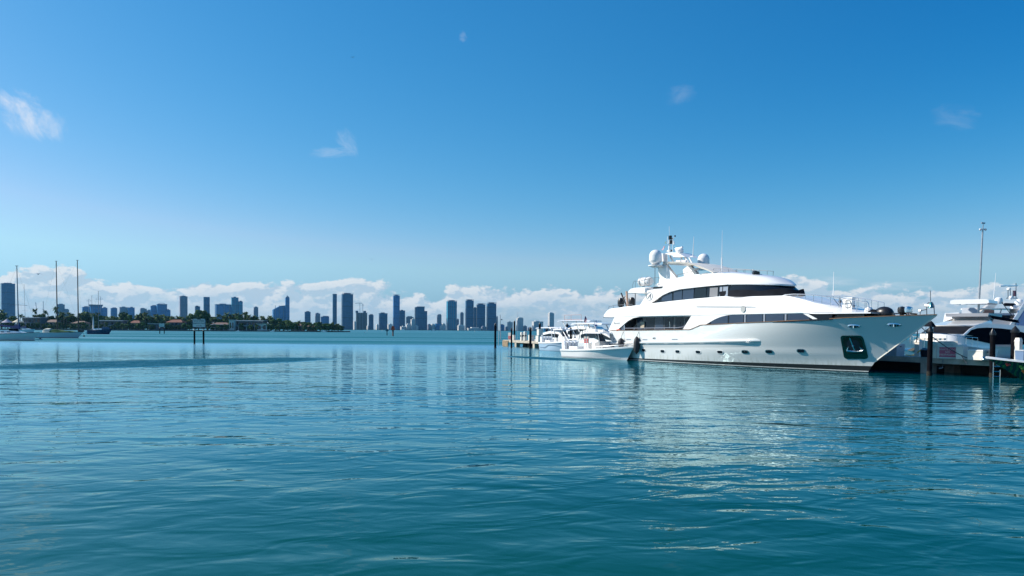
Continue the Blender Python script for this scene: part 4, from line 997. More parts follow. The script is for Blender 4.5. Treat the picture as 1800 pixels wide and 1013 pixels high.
b=MB(); b.tube([(.3,-1.52,.55),(2.2,-1.60,.55),(3.6,-1.66,1.0),(8,-1.70,1.15)],.03,5); b.build('hull_stripe',mat('navy_stripe',(0.02,0.05,0.12),0.4),hub)
b=MB(); b.tube([(Lb*.30,-.9,1.4),(Lb*.26,-.9,3.6),(Lb*.22,-.9,3.9)],.05,6); b.tube([(Lb*.75,-.8,1.6),(Lb*.58,-.9,3.4)],.07,6); b.tube([(Lb*.78,.8,1.6),(Lb*.60,.9,3.4)],.07,6); b.build('support_leg',WHITE,ob)
sign_panel(1026.5,1034,592,604.2,92,'small white sign with a red square standing above the white tender',mat('bright_red_sign',(0.75,0.08,0.10),0.5),['NO','WAKE'],base=PZ,name='red_square_sign',fy0=.3,rz=R(-30))

# ------------------------------------------------------------------ larger motor yachts beyond the pier
def motor_yacht(lab,loc,rz,L,B,side=None,hard=True,scale=1.0,canvas=None,flag=None,group=None):
    o=thing('motor_yacht',lab,'yacht',(loc[0],loc[1],0),rz,group)
    f0,f1=1.7*scale,2.7*scale
    h_,sh=hullform(L,B,f0,f1,draft=.7,rake=.14,p=2.4,s0=.42,flare=.85); hu=h_.build('hull',WHITE,o); deckmesh(sh,-.05).build('deck',WHITE,o)
    b=MB(); b.tube([(x,-(v+.02),w) for x,v,w in sh],.05,6); b.tube([(x,(v+.02),w) for x,v,w in sh],.05,6); b.build('sheer_rail',CHROME,hu)
    def sec(tab):   # x, half breadth, z0, z1
        return [[(x,-v,z0),(x,-v*.93,z1-.12),(x,-v*.82,z1),(x,v*.82,z1),(x,v*.93,z1-.12),(x,v,z0)] for x,v,z0,z1 in tab]
    k=scale; c=MB()
    c.loft(sec([(L*.10,B*.40,f0-.1,3.9*k),(L*.30,B*.41,f0,4.1*k),(L*.52,B*.40,f0+.1,4.05*k),(L*.60,B*.36,f0+.15,3.75*k),(L*.70,B*.26,f0+.3,3.0*k),(L*.78,B*.14,f0+.5,2.65*k)])); ho=c.build('deckhouse',WHITE,o)
    for sg in(-1,1):
        w_=MB(); w_.prism([(L*.14,2.45*k),(L*.18,3.35*k),(L*.34,3.6*k),(L*.50,3.55*k),(L*.58,3.2*k),(L*.64,2.7*k),(L*.50,2.4*k)],sg*(B*.412),sg*(B*.30)); w_.build('saloon_window',GLASS,ho)
    return o,f0,f1,sh,hu,ho
# flybridge yacht behind the pier at the right
YR=82.0
dirv=Vector((-0.70,-0.714,0)).normalized(); LR=24.0
SR=Vector((dirv.y,-dirv.x,0))    # starboard of that yacht; the camera sees its port side (-SR)
_pil=at(1697,587,YR); sternp=Vector((_pil.x,_pil.y,0))+SR*2.3-dirv*(LR*.60); aR=math.atan2(dirv.y,dirv.x)
o=thing('flybridge_yacht','white flybridge motor yacht with dark side windows and hardtop behind the pier at right','yacht',(sternp.x,sternp.y,0),aR)
def fy(px,py,v):
    """(forward, up) on the plane v metres to port of its keel line"""
    d=ray(px,py); n=-SR; t=(v+sternp.dot(n))/d.dot(n); p=Vector((0,0,H))+d*t; return ((p-sternp).dot(dirv),p.z)
def FP(pts,v): return [fy(a,c,v) for a,c in pts]
h_,sh=hullform(LR,5.6,1.5,2.75,draft=.7,rake=.12,p=2.3,s0=.40,flare=.85); hu=h_.build('hull',CREAM,o); deckmesh(sh,-.05).build('deck',CREAM,o)  # sunlit white is put into the cream of hull and deck
for sg in(-1,1): b=MB(); b.prism([(LR*.18,.95),(LR*.2,1.45),(LR*.72,1.75),(LR*.80,1.5),(LR*.6,1.05)],sg*2.78,sg*2.2); b.build('hull_window',GLASSB,hu)
def fyplate(px,v,th,name,m,par=None,ang=25,side=None):
    q=FP(px,v); b=MB(); b.prism(q,v,v-th if v>0 else v+th); return b.build(name,m,par or o,angle=ang)
LILAC=mat('shaded_white_gelcoat',(0.66,0.67,0.70),0.25,coat=.5)  # white gelcoat with the shade of the far-from-sun side put into its colour
u1,z1=fy(1697,587.5,2.3); u2,z2=fy(1714,573.5,2.3); u3,z3=fy(1748,561.5,2.1); u4,z4=fy(1757,553.5,2.0)
def stack(levels,name,m,par=None,ang=30):
    b=MB(); b.loft([[(x_,y_,w) for x_,y_ in plan(a,tip,bv,s0,n=20)] for (w,a,tip,bv,s0) in levels]); return b.build(name,m,par or o,angle=ang)
stack([(1.6,2.0,u1+1.9,2.3,u1-.4),(z1,2.0,u1+1.15,2.3,u1-.2)],'deckhouse',WHITE)
stack([(z1,2.0,u1+1.05,2.25,u1-.1),(z2,2.0,u2+.95,2.2,u2-.1)],'windscreen_cover',GREYC)
stack([(z2-.02,2.0,u2+1.25,2.36,u2-.1),(z2+.10,2.0,u2+1.28,2.38,u2-.1),((z2+z3)/2+.1,2.0,(u2+u3)/2+.9,2.28,(u2+u3)/2-.1),(z3+.05,2.0,u3+.7,2.05,u3)],'roof_brow',WHITE)
fyplate([(1699,588.5),(1707,580.5),(1718,577),(1735,576),(1760,577.5),(1785,580.5),(1800,585),(1850,598),(1850,606),(1760,606),(1730,597),(1712,590)],2.46,.10,'side_window',WFILM)
fyplate([(1694,589),(1700,583.5),(1706,578),(1714,574),(1735,568.5),(1800,573),(1850,580),(1850,598),(1800,585),(1785,580.5),(1760,577.5),(1735,576),(1718,577),(1707,580.5),(1699,588.5)],2.48,.12,'side_fairing',LILAC)
fyplate([(1699,590.3),(1712,591),(1735,598),(1760,606),(1752,606),(1725,600),(1700,595)],2.46,.10,'deck_glazing',WFILM)
stack([(z3+.02,2.0,u3+.75,2.05,u3),(z4,2.0,u4+1.3,2.2,u4)],'flybridge_coaming',LILAC)
stack([(z4-.35,4.0,u4+1.2,2.24,u4),(z4+.05,4.0,u4+1.45,2.34,u4+.1)],'wind_deflector',mat('smoked_acrylic',(0.30,0.31,0.33),0.2))
fyplate([(1741,554.5),(1790,563),(1792,568),(1746,560.8)],2.40,.05,'side_deflector',WFILM)
a0=fy(1706,551.5,-1.0); a1=fy(1706,541,-1.0); b=MB(); b.box((a0[0],-1.0,(a0[1]+a1[1])/2),(.08,2.0,a1[1]-a0[1]),ry=-.25); b.build('flybridge_windshield',mat('frosted_acrylic',(0.50,0.54,0.60),0.15),o)
a0=fy(1733,557,0); b=MB(); b.box((a0[0],.3,z4+.15),(.7,1.1,.6)); b.box((a0[0]-.3,.3,z4+.5),(.2,1.1,.4)); b.build('helm_seat',mat('dark_upholstery',(0.03,0.02,0.03),.7),o)
uh,zh=fy(1752,535,2.3); ut,zt_=fy(1752,527.5,2.3)
stack([(zh-.02,3.0,uh+.2,1.9,uh-1.6),(zh+.10,3.0,uh+.55,2.12,uh-1.6),(zt_-.08,3.0,uh+.4,2.05,uh-1.6),(zt_+.02,3.0,uh-.1,1.7,uh-2)],'hardtop',WHITE,ang=40)
fyplate([(1712,553.5),(1735,534),(1750,534),(1728,556),(1716,557)],-1.9,.35,'hardtop_arch',CREAM)  # sunlit white painted as a cream plate
fyplate([(1776,571),(1801,531),(1815,531),(1850,560),(1850,575),(1790,570)],2.34,.12,'radar_wing',LILAC)
bp_=fyplate([(1783,574),(1802,545),(1850,560),(1850,576)],2.40,.04,'blue_panel',mat('blue_artwork_panel',(0.01,0.10,0.40),0.4,col2=(0.02,0.20,0.55),vscale=0.9))
for (x_,y_,r_) in [(1786.5,571.0,.22),(1792.5,571.8,.20),(1799,575,.2)]:
    a_=fy(x_,y_,2.44); b=MB(); b.sph((a_[0],2.44,a_[1]),r_,10,sc_=(1,.12,.9)); b.build('white_blossom',SIGNW,bp_)
textmesh('ZA',.40,'panel_lettering',SIGNW,bp_,Matrix.Translation((fy(1794,563,2.43)[0],2.425,fy(1794,563,2.43)[1]))@Matrix.Rotation(R(180),4,'Z')@Matrix.Rotation(R(90),4,'X'))
def fdome(px,py,v,r,name='radome',k=1.5):
    a_=fy(px,py,v); b=MB(); b.lathe([(r*.9,-.1),(r,r*.25),(r,r*.7),(r*.8,r*1.3),(r*.45,r*k),(.02,r*(k+.12))],(a_[0],v,zt_),18); return b.build(name,WHITE,o)
fdome(1755.5,527,.2,.52); fdome(1791.5,527,.9,.58)
b=MB(); a_=fy(1758,503.2,.2); c_=fy(1788,502.6,.2); b.tube([(a_[0],.2,a_[1]),(c_[0],.2,c_[1])],.10,8); a_=fy(1773.5,508,.2); b.lathe([(.02,-.25),(.28,-.15),(.28,.1),(.1,.2),(.02,.2)],(a_[0],.2,a_[1]),12); b.build('open_array_radar',WHITE,o)
b=MB()
for x_,y0,y1 in [(1772,525,510),(1776,525,510),(1786,525,498),(1781,525,512)]: 
    a_=fy(x_,y0,.2); c_=fy(x_,y1,.2); b=MB(); b.tube([(a_[0],.2,a_[1]),(c_[0],.2,c_[1])],.05,6); b.build('mast_post',DSTEEL,o)
a_=fy(1770,524.5,.2); c_=fy(1788,524.5,.2); b=MB(); b.tube([(a_[0],.2,a_[1]),(c_[0],.2,c_[1])],.08,6); b.build('equipment_base',DSTEEL,o)
a_=fy(1783,516,.2); b=MB(); b.box((a_[0],.2,a_[1]),(.75,.3,.8)); b.build('furled_flag',mat('dark_red_blue_cloth',(0.06,0.02,0.05),.8),o)
b=MB(); a_=fy(1777,523.5,.9); b.sph((a_[0],.9,a_[1]),.28,12); b.tube([(a_[0],.9,a_[1]-.1),(a_[0]+.9,.9,a_[1]-.25)],.14,8); b.build('searchlight',WHITE,o)
b=MB(); a_=fy(1746.5,526,1.0); c_=fy(1750.5,480,1.0); b.tube([(a_[0],1.0,a_[1]),(c_[0],1.0,c_[1])],.05,6,r2=.015); b.build('whip_antenna',WHITE,o)
b=MB(); a_=fy(1761,531.5,1.6); c_=fy(1783,561,2.2); b.tube([(a_[0],1.6,a_[1]),(c_[0],2.2,c_[1])],.05,6); b.build('hardtop_strut',BLACK,o)
b=MB(); a_=fy(1767,535.5,.8); c_=fy(1783,536,.8); b.tube([(a_[0],.8,a_[1]),(c_[0],.8,c_[1])],.22,8); b.build('overhead_console',GREYC,o)
for sg in (-1,1):
    b=MB(); b.tube([(LR*.45,sg*2.7,2.9),(LR*.65,sg*2.65,3.0),(LR*.82,sg*1.8,3.3),(LR*.96,sg*.4,3.5)],.035,6)
    for u,v,z in [(LR*.45,2.7,1.9),(LR*.55,2.7,2.0),(LR*.65,2.65,2.1),(LR*.74,2.3,2.25),(LR*.82,1.8,2.4),(LR*.90,1.1,2.55)]: b.tube([(u,sg*v,z),(u,sg*v,2.95 if u<LR*.7 else 3.2)],.025,5)
    b.build('bow_rail',CHROME,o)
for k in range(3): b=MB(); b.box((u1+3.2+k*1.2,0,2.75-.0*k),(.9,2.2-.3*k,.22)); b.build('sun_pad',mat('sunpad_cream',(0.70,0.65,0.56),.8),o)
# dark folded sunshade on the bow of that yacht
_c=at(1634.5,572,69); o=thing('bow_sunshade','dark folded canopy poking out behind the stem of the big white yacht','canopy',tuple(_c),0)
b=MB(); b.loft([[(-.55,-.3,-.10),(-.55,.3,-.10),(-.5,0,-.02)],[(-.05,-.4,-.12),(-.05,.4,-.12),(0.12,0,.42)],[(.45,-.3,-.15),(.45,.3,-.15),(.3,0,.28)]]); b.build('canopy_cloth',GREYC,o)
for dx in (-.35,.3): b=MB(); b.tube([(dx,0,-.1),(dx-.2,0,PZ+.1-_c.z)],.03,6); b.build('canopy_frame',CHROME,o)
# second hardtop boat seen through the flybridge
o=thing('sportfishing_boat','white boat with a long hardtop and one dome seen through the flybridge at right','boat',tuple(at(1770,560,105).xy)+(0,),R(180))
b,sh=hullform(16,5,1.6,2.6,draft=.6); b.build('hull',WHITE,o); deckmesh(sh).build('deck',WHITE,o)
zc=at(1770,551,105).z; b=MB(); b.box((4,0,(zc+1.6)/2),(9,4,zc-1.6),taper=.85); b.build('deckhouse',LILAC,o)
zt=at(1770,543.5,105).z; b=MB(); b.box((2.2,0,zt),(6.6,3.6,.14)); b.build('hardtop',WHITE,o)
for xx in (0.2,4.2): b=MB(); b.tube([(xx,-1.2,zc-.1),(xx-.3,-1.4,zt)],.07,6); b.build('hardtop_leg',WHITE,o)
b=MB(); px_=at(1787,549,105).x-at(1770,549,105).x; b.lathe([(.6,0),(.65,.5),(.5,.95),(.25,1.15),(.02,1.2)],(-px_,-.5,zc+.05),16); b.build('radome',WHITE,o)
b=MB(); b.box((3,0,zc-.55),(7,4.1,.45)); b.build('window_band',GLASS,o)

# green-bellied fishing boat, bow entering from the right
bow=at(1733,629,50.0); o=thing('fishing_boat','fishing boat with white deck and dark green painted tropical artwork on its bow','motorboat',(bow.x+9.6*.985,bow.y-9.6*.17,0),math.atan2(.17,-.985))
GART=bpy.data.materials.new('tropical_hull_art'); GART.use_nodes=True; N=NT(GART.node_tree); N.n.clear(); bs=N.new('ShaderNodeBsdfPrincipled'); oo=N.new('ShaderNodeOutputMaterial'); N.l.new(bs.outputs[0],oo.inputs[0]); bs.inputs['Roughness'].default_value=.15; bs.inputs['Coat Weight'].default_value=.8
co=N.new('ShaderNodeTexCoord').outputs['Object']; wv=N.new('ShaderNodeTexWave'); wv.inputs['Scale'].default_value=1.1; wv.inputs['Distortion'].default_value=6; wv.inputs['Detail'].default_value=2; N.put(wv.inputs['Vector'],co)
gcol=N.mix(N.smooth(wv.outputs[1],.45,.95),(0.003,0.012,0.010),(0.02,0.10,0.02)); gcol=N.mix(N.smooth(N.noise(co,1.7,3),.60,.70),gcol,(0.06,0.20,0.03)); N.put(bs.inputs['Base Color'],gcol)
h_,sh=hullform(9.6,3.2,1.05,1.78,draft=.45,rake=.28,p=2.0,s0=.35,flare=.55,entry=1.5); hu=h_.build('hull',GART,o); 
dk=MB(); n=len(sh); dk.loft([[(x,-(v+.04),w-.07),(x,-(v+.03),w+.03),(x,-max(0,v-.5),w+.09),(x,max(0,v-.5),w+.09),(x,(v+.03),w+.03),(x,(v+.04),w-.07)] for x,v,w in sh]); dk.build('deck',WHITE,o)
for (u,w,c,r_,nm) in [(8.35,1.38,(0.45,0.02,0.01),.17,'red_flower'),(7.55,1.22,(0.16,0.36,0.05),.22,'green_leaf_art'),(7.35,.92,(0.75,0.16,0.01),.20,'orange_flower'),(7.15,.72,(0.6,0.05,0.01),.12,'orange_flower')]:
    s_=u/9.6; q=w/1.78; xe=9.6*(1-.28*(1-q)); s=u/xe; s0q=.35*(.6+.4*q); pp=1.5+.5*q; hv=1.6*(.55+.45*min(1,q*1.2)); v=hv*(1-max(0,(s-s0q)/(1-s0q))**pp)
    m_=mat('art_'+nm+str(u),c,.3); b=MB()
    for i in range(5): a_=i*1.256; b.sph((u+math.cos(a_)*r_*.55,v+.0-(math.sin(a_)*r_*.25),w+math.sin(a_)*r_*.55),r_*.5,8,sc_=(1,.30,1))
    b.build(nm,m_,hu)
b=MB(); b.tube([(9.45,-.1,1.78),(9.85,-.0,1.76),(9.8,.1,1.62)],.06,8); b.build('bow_roller',CHROME,o)
b=MB(); b.box((3.0,0,1.45),(1.6,1.2,.7),taper=.8); b.build('console_house',LGREY,o)
b=MB(); b.tube([(6.6,.4,1.5),(6.6,.4,1.9)],.05,6); b.build('cleat_post',CHROME,o)
o=thing('storage_tub','blue-grey tub with a lid on the pier at the right edge','tub',tuple(at(1797,621,55).xy)+(PZ,),PA); b=MB(); b.box((0,0,.4),(.6,.6,.8),taper=1.1); b.build('bin_body',mat('slate_blue_plastic',(0.14,0.22,0.36),.5),o); b=MB(); b.box((0,0,.84),(.72,.72,.08)); b.build('lid',LGREY,o)

# ------------------------------------------------------------------ boats left of the yacht, beyond the pier
def far_yacht(lab,px0,px1,yt,Yd,L,flip=1,name='express_cruiser',canv=None,roof=None):
    p=at((px0+px1)/2,582,Yd); o=thing(name,lab,'yacht',(p.x-flip*L*.5*.55,Yd+L*.5*.8*1,0),math.atan2(-.82,.57*flip))
    h_,sh=hullform(L,L*.24,1.5,2.3,draft=.6,rake=.12); h_.build('hull',WHITE,o); deckmesh(sh).build('deck',WHITE,o)
    zt=at(px0,yt,Yd).z
    b=MB(); W_=L*.10
    b.loft([[(x,-v,1.4),(x,-v*.85,z),(x,v*.85,z),(x,v,1.4)] for x,v,z in [(L*.10,W_*.9,1.7),(L*.18,W_*.95,zt*.70),(L*.33,W_*.95,zt*.80),(L*.50,W_*.9,zt*.76),(L*.64,W_*.75,zt*.50),(L*.82,W_*.5,1.9)]]); ho=b.build('deckhouse',WHITE,o)
    b=MB(); b.loft([[(x,-v-.05,z0),(x,-v*.97-.05,z1),(x,v*.97+.05,z1),(x,v+.05,z0)] for x,v,z0,z1 in [(L*.20,W_*.92,zt*.50,zt*.60),(L*.34,W_*.92,zt*.50,zt*.68),(L*.50,W_*.88,zt*.50,zt*.66),(L*.63,W_*.74,zt*.44,zt*.49)]]); b.build('window_band',GLASS,ho)
    b=MB(); b.loft([[(x,-W_*k,z),(x,-W_*k*.8,z+.22),(x,W_*k*.8,z+.22),(x,W_*k,z)] for x,k,z in [(L*.02,.8,zt-.35),(L*.12,1.05,zt-.25),(L*.40,1.05,zt-.22),(L*.50,.8,zt-.38)]]); b.build('hardtop',WHITE,o)
    for x_ in (.12,.40):
        for sg in (-1,1): b=MB(); b.tube([(L*(x_+.05),sg*W_*.8,zt*.68),(L*(x_-.01),sg*W_*.85,zt-.22)],.09,6); b.build('hardtop_leg',WHITE,o)
    return o,zt
o1,z1=far_yacht('white express cruiser with low raked hardtop beyond the pier, behind the pale blue boat',966,1010,575,150,16)
o2,z2=far_yacht('large white yacht with blue sun cover and boarding bridge under the striped flag',1015,1075,562,138,20)
b=MB(); b.loft([[(4,-1.8,z2*.62),(4,1.8,z2*.62),(4,0,z2*.70)],[(9.5,-1.6,z2*.52),(9.5,1.6,z2*.52),(9.5,0,z2*.56)]]); b.build('sun_cover',BLUEC,o2)
b=MB()
for z_ in (z2+.05,z2+.9): b.tube([(3,-1.8,z_),(8,-1.9,z_+.02)],.03,5)
for x_ in (3,5,8): b.tube([(x_,-1.85,z2-.1),(x_,-1.85,z2+.9)],.03,5)
b.build('flybridge_rail',mat('reddish_rail',(0.5,0.25,0.2),.5),o2)
o3,z3=far_yacht('white motor yacht with dark open aft deck just behind the big yacht stern',1050,1080,567,112,15,name='aft_deck_yacht')
b=MB(); rnd=random.Random(5)
for i in range(6): b.tube([(1.0+.6*i,-1.5,2.0),(1.2+.6*i,-1.5,2.0+rnd.uniform(1.0,1.8))],.04,5)
b.build('rod_rack',BLACK,o3)
# flags
def flag(lab,x0,y0,x1,y1,Yd,cloth,name='flag',blue=None,stripes=True):
    t=at(x0,y0,Yd); o=thing(name,lab,'flag',(t.x,Yd,t.z-2.6),0)
    b=MB(); b.tube([(0,0,0),(-.35,0,2.7)],.035,6); b.build('flag_pole',LGREY,o)
    fw_=abs(at(x1,y1,Yd).x-at(x0,y1,Yd).x); fh=t.z-at(x0,y1,Yd).z
    if stripes:
        for i in range(7):
            b=MB(); vs=[]
            for k in range(9):
                s=k/8; 
                for dz in(0,1): vs.append((-.30+s*fw_*.62-(i+dz)/7*fw_*.45,.12*math.sin(s*5),2.6-(i+dz)/7*fh*.75-s*fh*.32))
            b.add(vs,[(2*k,2*k+1,2*k+3,2*k+2) for k in range(8)]); b.build('stripe',cloth[i%2],o)
        b=MB(); b.add([(-.32,-.03,2.64),(-.32+fw_*.30,-.06,2.64-fh*.16),(-.32+fw_*.12,-.06,2.64-fh*.50),(-.32-fw_*.18,-.03,2.64-fh*.34)],[(0,1,2,3)]); b.build('canton',mat('navy_cloth',(0.02,0.03,0.14),.8),o)
    else:
        b=MB(); vs=[]
        for k in range(7):
            s=k/6; vs+=[(-.1+.25*math.sin(s*4)*.6,-.1*math.sin(s*5),2.6-s*fh),(-.1+fw_*(.6+.3*math.sin(s*3)),.1*math.sin(s*6),2.55-s*fh)]
        b.add(vs,[(2*k,2*k+1,2*k+3,2*k+2) for k in range(6)]); b.build('flag_cloth',cloth,o)
flag('red and white striped flag with dark canton flying at a stern pole',1032,556,1026.5,569,120,[mat('white_cloth',(0.75,0.72,0.72),.8),mat('red_cloth',(0.55,0.05,0.06),.8)])
flag('small purple-blue pennant hanging left of the big yacht stern',1048,563,1051,573,112,mat('purple_cloth',(0.06,0.05,0.35),.8),stripes=False,name='pennant')

# ------------------------------------------------------------------ far shore: skyline
SKY_D=3700.0
F_BLUE=facade('blue_glass_facade',(0.008,0.10,0.26),(0.05,0.22,0.42),3.6,5.0,.25)
F_NAVY=facade('navy_glass_facade',(0.001,0.055,0.135),(0.004,0.12,0.22),3.6,6.0,.22)
F_TEAL=facade('teal_glass_facade',(0.004,0.12,0.21),(0.04,0.30,0.42),3.6,7.0,.25)
F_GREY=facade('grey_concrete_facade',(0.07,0.10,0.16),(0.26,0.27,0.31),3.3,5.0,.42,.25)
F_WHITE=facade('white_balcony_facade',(0.10,0.14,0.20),(0.68,0.66,0.62),3.2,6.0,.50,.30,.4)
F_BROWN=facade('raw_concrete_frame',(0.035,0.035,0.045),(0.14,0.12,0.12),3.5,5.0,.35,.35)
F_MAUVE=facade('mauve_panel_facade',(0.06,0.08,0.14),(0.30,0.26,0.30),3.4,4.0,.35,.40)
LEDGE=mat('roof_plant_grey',(0.16,0.20,0.28),0.7); WLEDGE=mat('white_parapet',(0.62,0.62,0.60),0.7); DLEDGE=mat('navy_parapet',(0.03,0.06,0.13),0.6)
FAC={'b':F_BLUE,'n':F_NAVY,'t':F_TEAL,'g':F_GREY,'w':F_WHITE,'c':F_BROWN,'m':F_MAUVE}
trng=random.Random(11)
def tower(x0,x1,yt,st,lab,crown='plant',rot=None,D=SKY_D,name='skyscraper',cat='skyscraper',slope=None,fins=0):
    Y_=D; a=at(x0,560,Y_); c=at(x1,560,Y_); t=at((x0+x1)/2,yt,Y_); w=c.x-a.x; h=t.z; rot=R(9) if rot is None else rot
    dep=max(16,w*.55); wf=(w-dep*abs(math.sin(rot)))/math.cos(rot); wf=max(wf,w*.5)
    view=math.atan2((a.x+c.x)/2,Y_)
    o=thing(name,lab,cat,((a.x+c.x)/2,Y_,1.0),rot-view)
    b=MB()
    if crown=='round':
        b.lathe([(w/2*.98,0),(w/2*.98,h),(w/2*.85,h+.5),(.1,h+.5)],(0,0,0),20,sy=.7)
    elif slope: b.prism([(-wf/2,0),(wf/2,0),(wf/2,h),(wf*.1,h*.985),(-wf/2,h-slope)],-dep/2,dep/2)
    elif crown=='step':
        b.box((-wf*.12,0,h/2),(wf*.76,dep,h)); b.box((wf*.38,0,h*.42),(wf*.24,dep*.9,h*.84)); b.box((-wf*.30,0,h*.485),(wf*.40,dep*1.04,h*.97))
    else: b.box((0,0,h/2),(wf,dep,h))
    b.build('tower_body',FAC[st],o,smooth=(crown=='round'))
    L_=WLEDGE if st=='w' else (DLEDGE if st in 'nc' else LEDGE)
    if crown in('plant','step'):
        b=MB(); k=trng.uniform(.35,.7); b.box((trng.uniform(-.1,.1)*wf,0,h+2.2),(wf*k,dep*.6,4.4)); b.build('roof_plant',L_,o,smooth=False)
        b=MB(); b.box((0,0,h+.4) if crown=='plant' else (-wf*.12,0,h+.4),(wf*(1.03 if crown=='plant' else .79),dep*1.03,.9)); b.build('parapet',L_,o,smooth=False)
    if crown=='frame':
        b=MB()
        for i in range(9): b.box((-wf/2+wf*i/8,-dep/2,h+2.5),(1.0,1.0,5))
        b.box((0,-dep/2,h+5),(wf*1.02,1.4,1.2)); b.box((0,0,h+2),(wf*.6,dep*.6,5)); b.build('roof_screen',L_,o,smooth=False)
    if crown=='spire':
        b=MB(); b.prism([(-wf/2,h),(wf/2,h),(wf*.42,h+6),(wf*.05,h+9),(-wf*.05,h+16),(-wf*.10,h+9),(-wf*.4,h+4)],-dep*.3,dep*.3); b.build('pointed_crown',L_,o,smooth=False)
    if crown=='arch':
        b=MB(); b.tube([(wf*.35*math.cos(t_),0,h+6*math.sin(t_)) for t_ in [math.pi*i/8 for i in range(9)]],1.2,6); b.build('roof_arch',LEDGE,o)
        b=MB(); b.box((0,0,h+.5),(wf*1.02,dep*1.02,1)); b.build('parapet',L_,o,smooth=False)
    if crown=='antenna':
        b=MB(); b.tube([(0,0,h),(0,0,h+9)],.6,5); b.build('roof_antenna',LEDGE,o); b=MB(); b.box((0,0,h+1.5),(wf*.55,dep*.5,3)); b.build('roof_plant',L_,o,smooth=False)
    for i in range(fins):
        b=MB(); b.box((-wf/2+wf*(i+.5)/fins,-dep/2-.6,h*.5),(w*.035,1.4,h*.99)); b.build('facade_fin',L_,o,smooth=False)
    return o,w,h,dep
T_=[
(3.5,25,499,'n','broad dark blue glass tower at the far left edge, tallest on the left','antenna',None,0),
(101,113,536,'g','short grey-topped tower directly behind the left black mast','plant',None,0),
(113,121,545,'m','low grey block stepping down right of the tower behind the left black mast','plant',None,0),
(145,158,540.5,'b','low pale blue block left of the flared tower with two cranes','plant',None,0),
(179.5,188.3,542,'b','narrow pale blue block just right of the flared tower with cranes','plant',None,0),
(195,205.5,542.5,'b','freestanding squat blue tower between the flared tower and a wide grey block','plant',None,0),
(210.5,225,541,'g','wide grey-blue block with a white roof edge, third from the flared tower','plant',None,0),
(225,236.2,541.5,'b','blue block joined to the right side of the wide grey-blue block','plant',None,0),
(246.5,257.5,543.5,'g','grey low block behind the tallest trees left of the arched-roof tower','plant',None,0),
(258.5,265,546.5,'m','lowest small mauve block left of the arched-roof tower','plant',None,0),
(265,276,538.5,'b','blue wing attached left of the arched-roof tower','plant',None,0),
(276,293,535.5,'b','blue tower with a small arch on its roof','arch',None,0),
(293,299.5,545.5,'b','low blue annex on the right of the arched-roof tower','plant',None,0),
(316,329.2,521.5,'m','tall mauve and blue tower with little roof masts, left of the near sign','antenna',None,2),
(343,351.5,539.5,'n','small stepped dark tower peeking above the round tree behind the sign','plant',None,0),
(358,368.7,522.8,'n','dark cylindrical tower above and right of the near sign','round',None,0),
(378.7,406.7,536,'b','long wide blue slab building left of the teal towers','plant',None,3),
(406.7,419,523.8,'t','taller of the two joined teal towers','plant',None,1),
(419,426.5,530.8,'t','lower of the two joined teal towers','plant',None,0),
(445.8,453.8,541,'m','lone small mauve tower above the white waterfront villa','plant',None,0),
(479,501,545,'b','wide blue building with a rising sloped roof line','slope',None,3),
(501.3,508.8,524.5,'b','slim blue tower with a pointed crown beside the sloped roof building','spire',None,1),
(535.5,545.8,549,'n','small dark tower left of two low blocks near the end of the island','plant',None,0),
(554,562.8,552,'m','small pale mauve tower between the small dark tower and a low blue block','plant',None,0),
(564,578.3,557.5,'b','low squarish blue block at the right tip of the island','plant',None,0),
(584.5,592,517.3,'n','very slim tall slab standing just left of the massive dark tower','flat',None,0),
(600.4,620.4,517.8,'n','massive dark navy tower, widest of the tall ones, left of the unfinished building','frame',None,0),
(648,656.5,554.5,'n','short dark blue tower just right of the unfinished building','plant',None,0),
(665.8,681,551.5,'n','square dark blue tower left of the red channel marker','plant',None,0),
(690.7,702.6,520.5,'b','tall slender tower with a dark cap behind the red channel marker','frame',None,0),
(702.6,712,546.8,'n','dark tower half as tall touching the right of the slender capped tower','plant',None,0),
(713.8,727,558,'g','low grey block between the slender tower pair and the stepped dark tower','plant',None,0),
(728.9,751,541,'n','broad dark tower whose right side steps down','step',None,0),
(768,776,554.5,'g','small grey tower halfway between the stepped dark tower and the fluted one','plant',None,0),
(784.5,803,530.3,'t','tall fluted blue-green tower with bright left edge','frame',R(14),4),
(803,806.8,562,'n','thin low annex on the right of the fluted blue-green tower','plant',None,0),
(808.9,815,551,'m','small mauve tower between the fluted tower and the right-hand tower group','plant',None,0),
(817.8,832.5,529,'n','first and tallest dark tower of the right-hand group','frame',R(12),0),
(832.5,837.3,542,'n','narrow lower tower wedged into the right-hand group','plant',None,0),
(837.3,853,536,'n','second broad dark tower of the right-hand group','frame',None,0),
(855,872.3,534.2,'n','last dark tower of the right-hand group, with bright left edge by the first piling','frame',R(13),0),
(872.3,875.2,557.5,'g','thin low slab right of the right-hand tower group','plant',None,0),
(879,886.8,572,'b','low dark blue block behind the slender pole on the pier end','plant',None,0),
(891.7,901.4,567,'w','short white and blue block behind the first pair of pilings','plant',R(24),0),
(907.6,920,560,'w','white ribbed apartment tower with a blue side, left of the flat grid block','plant',R(22),0),
(920,926.4,574,'g','low grey block right of the white ribbed apartment tower','plant',None,0),
(935,955,566,'w','wide white grid-fronted apartment block with blue side','plant',R(18),0),
(963,974,551.3,'w','tall white apartment tower with blue right side, rightmost tower left of the boats','plant',R(30),0),
(993,1003,573,'b','low bluish block behind the hardtop boats','plant',None,0),
(1008,1017,574.5,'b','low bluish block left of the striped flag','plant',None,0)]
for (x0,x1,yt,st,lab,cr,rot,fins) in T_:
    if cr=='slope': tower(x0,x1,yt-7.5,st,lab,'x',rot,slope=22,fins=fins)
    else: tower(x0,x1,yt,st,lab,cr,rot,fins=fins)
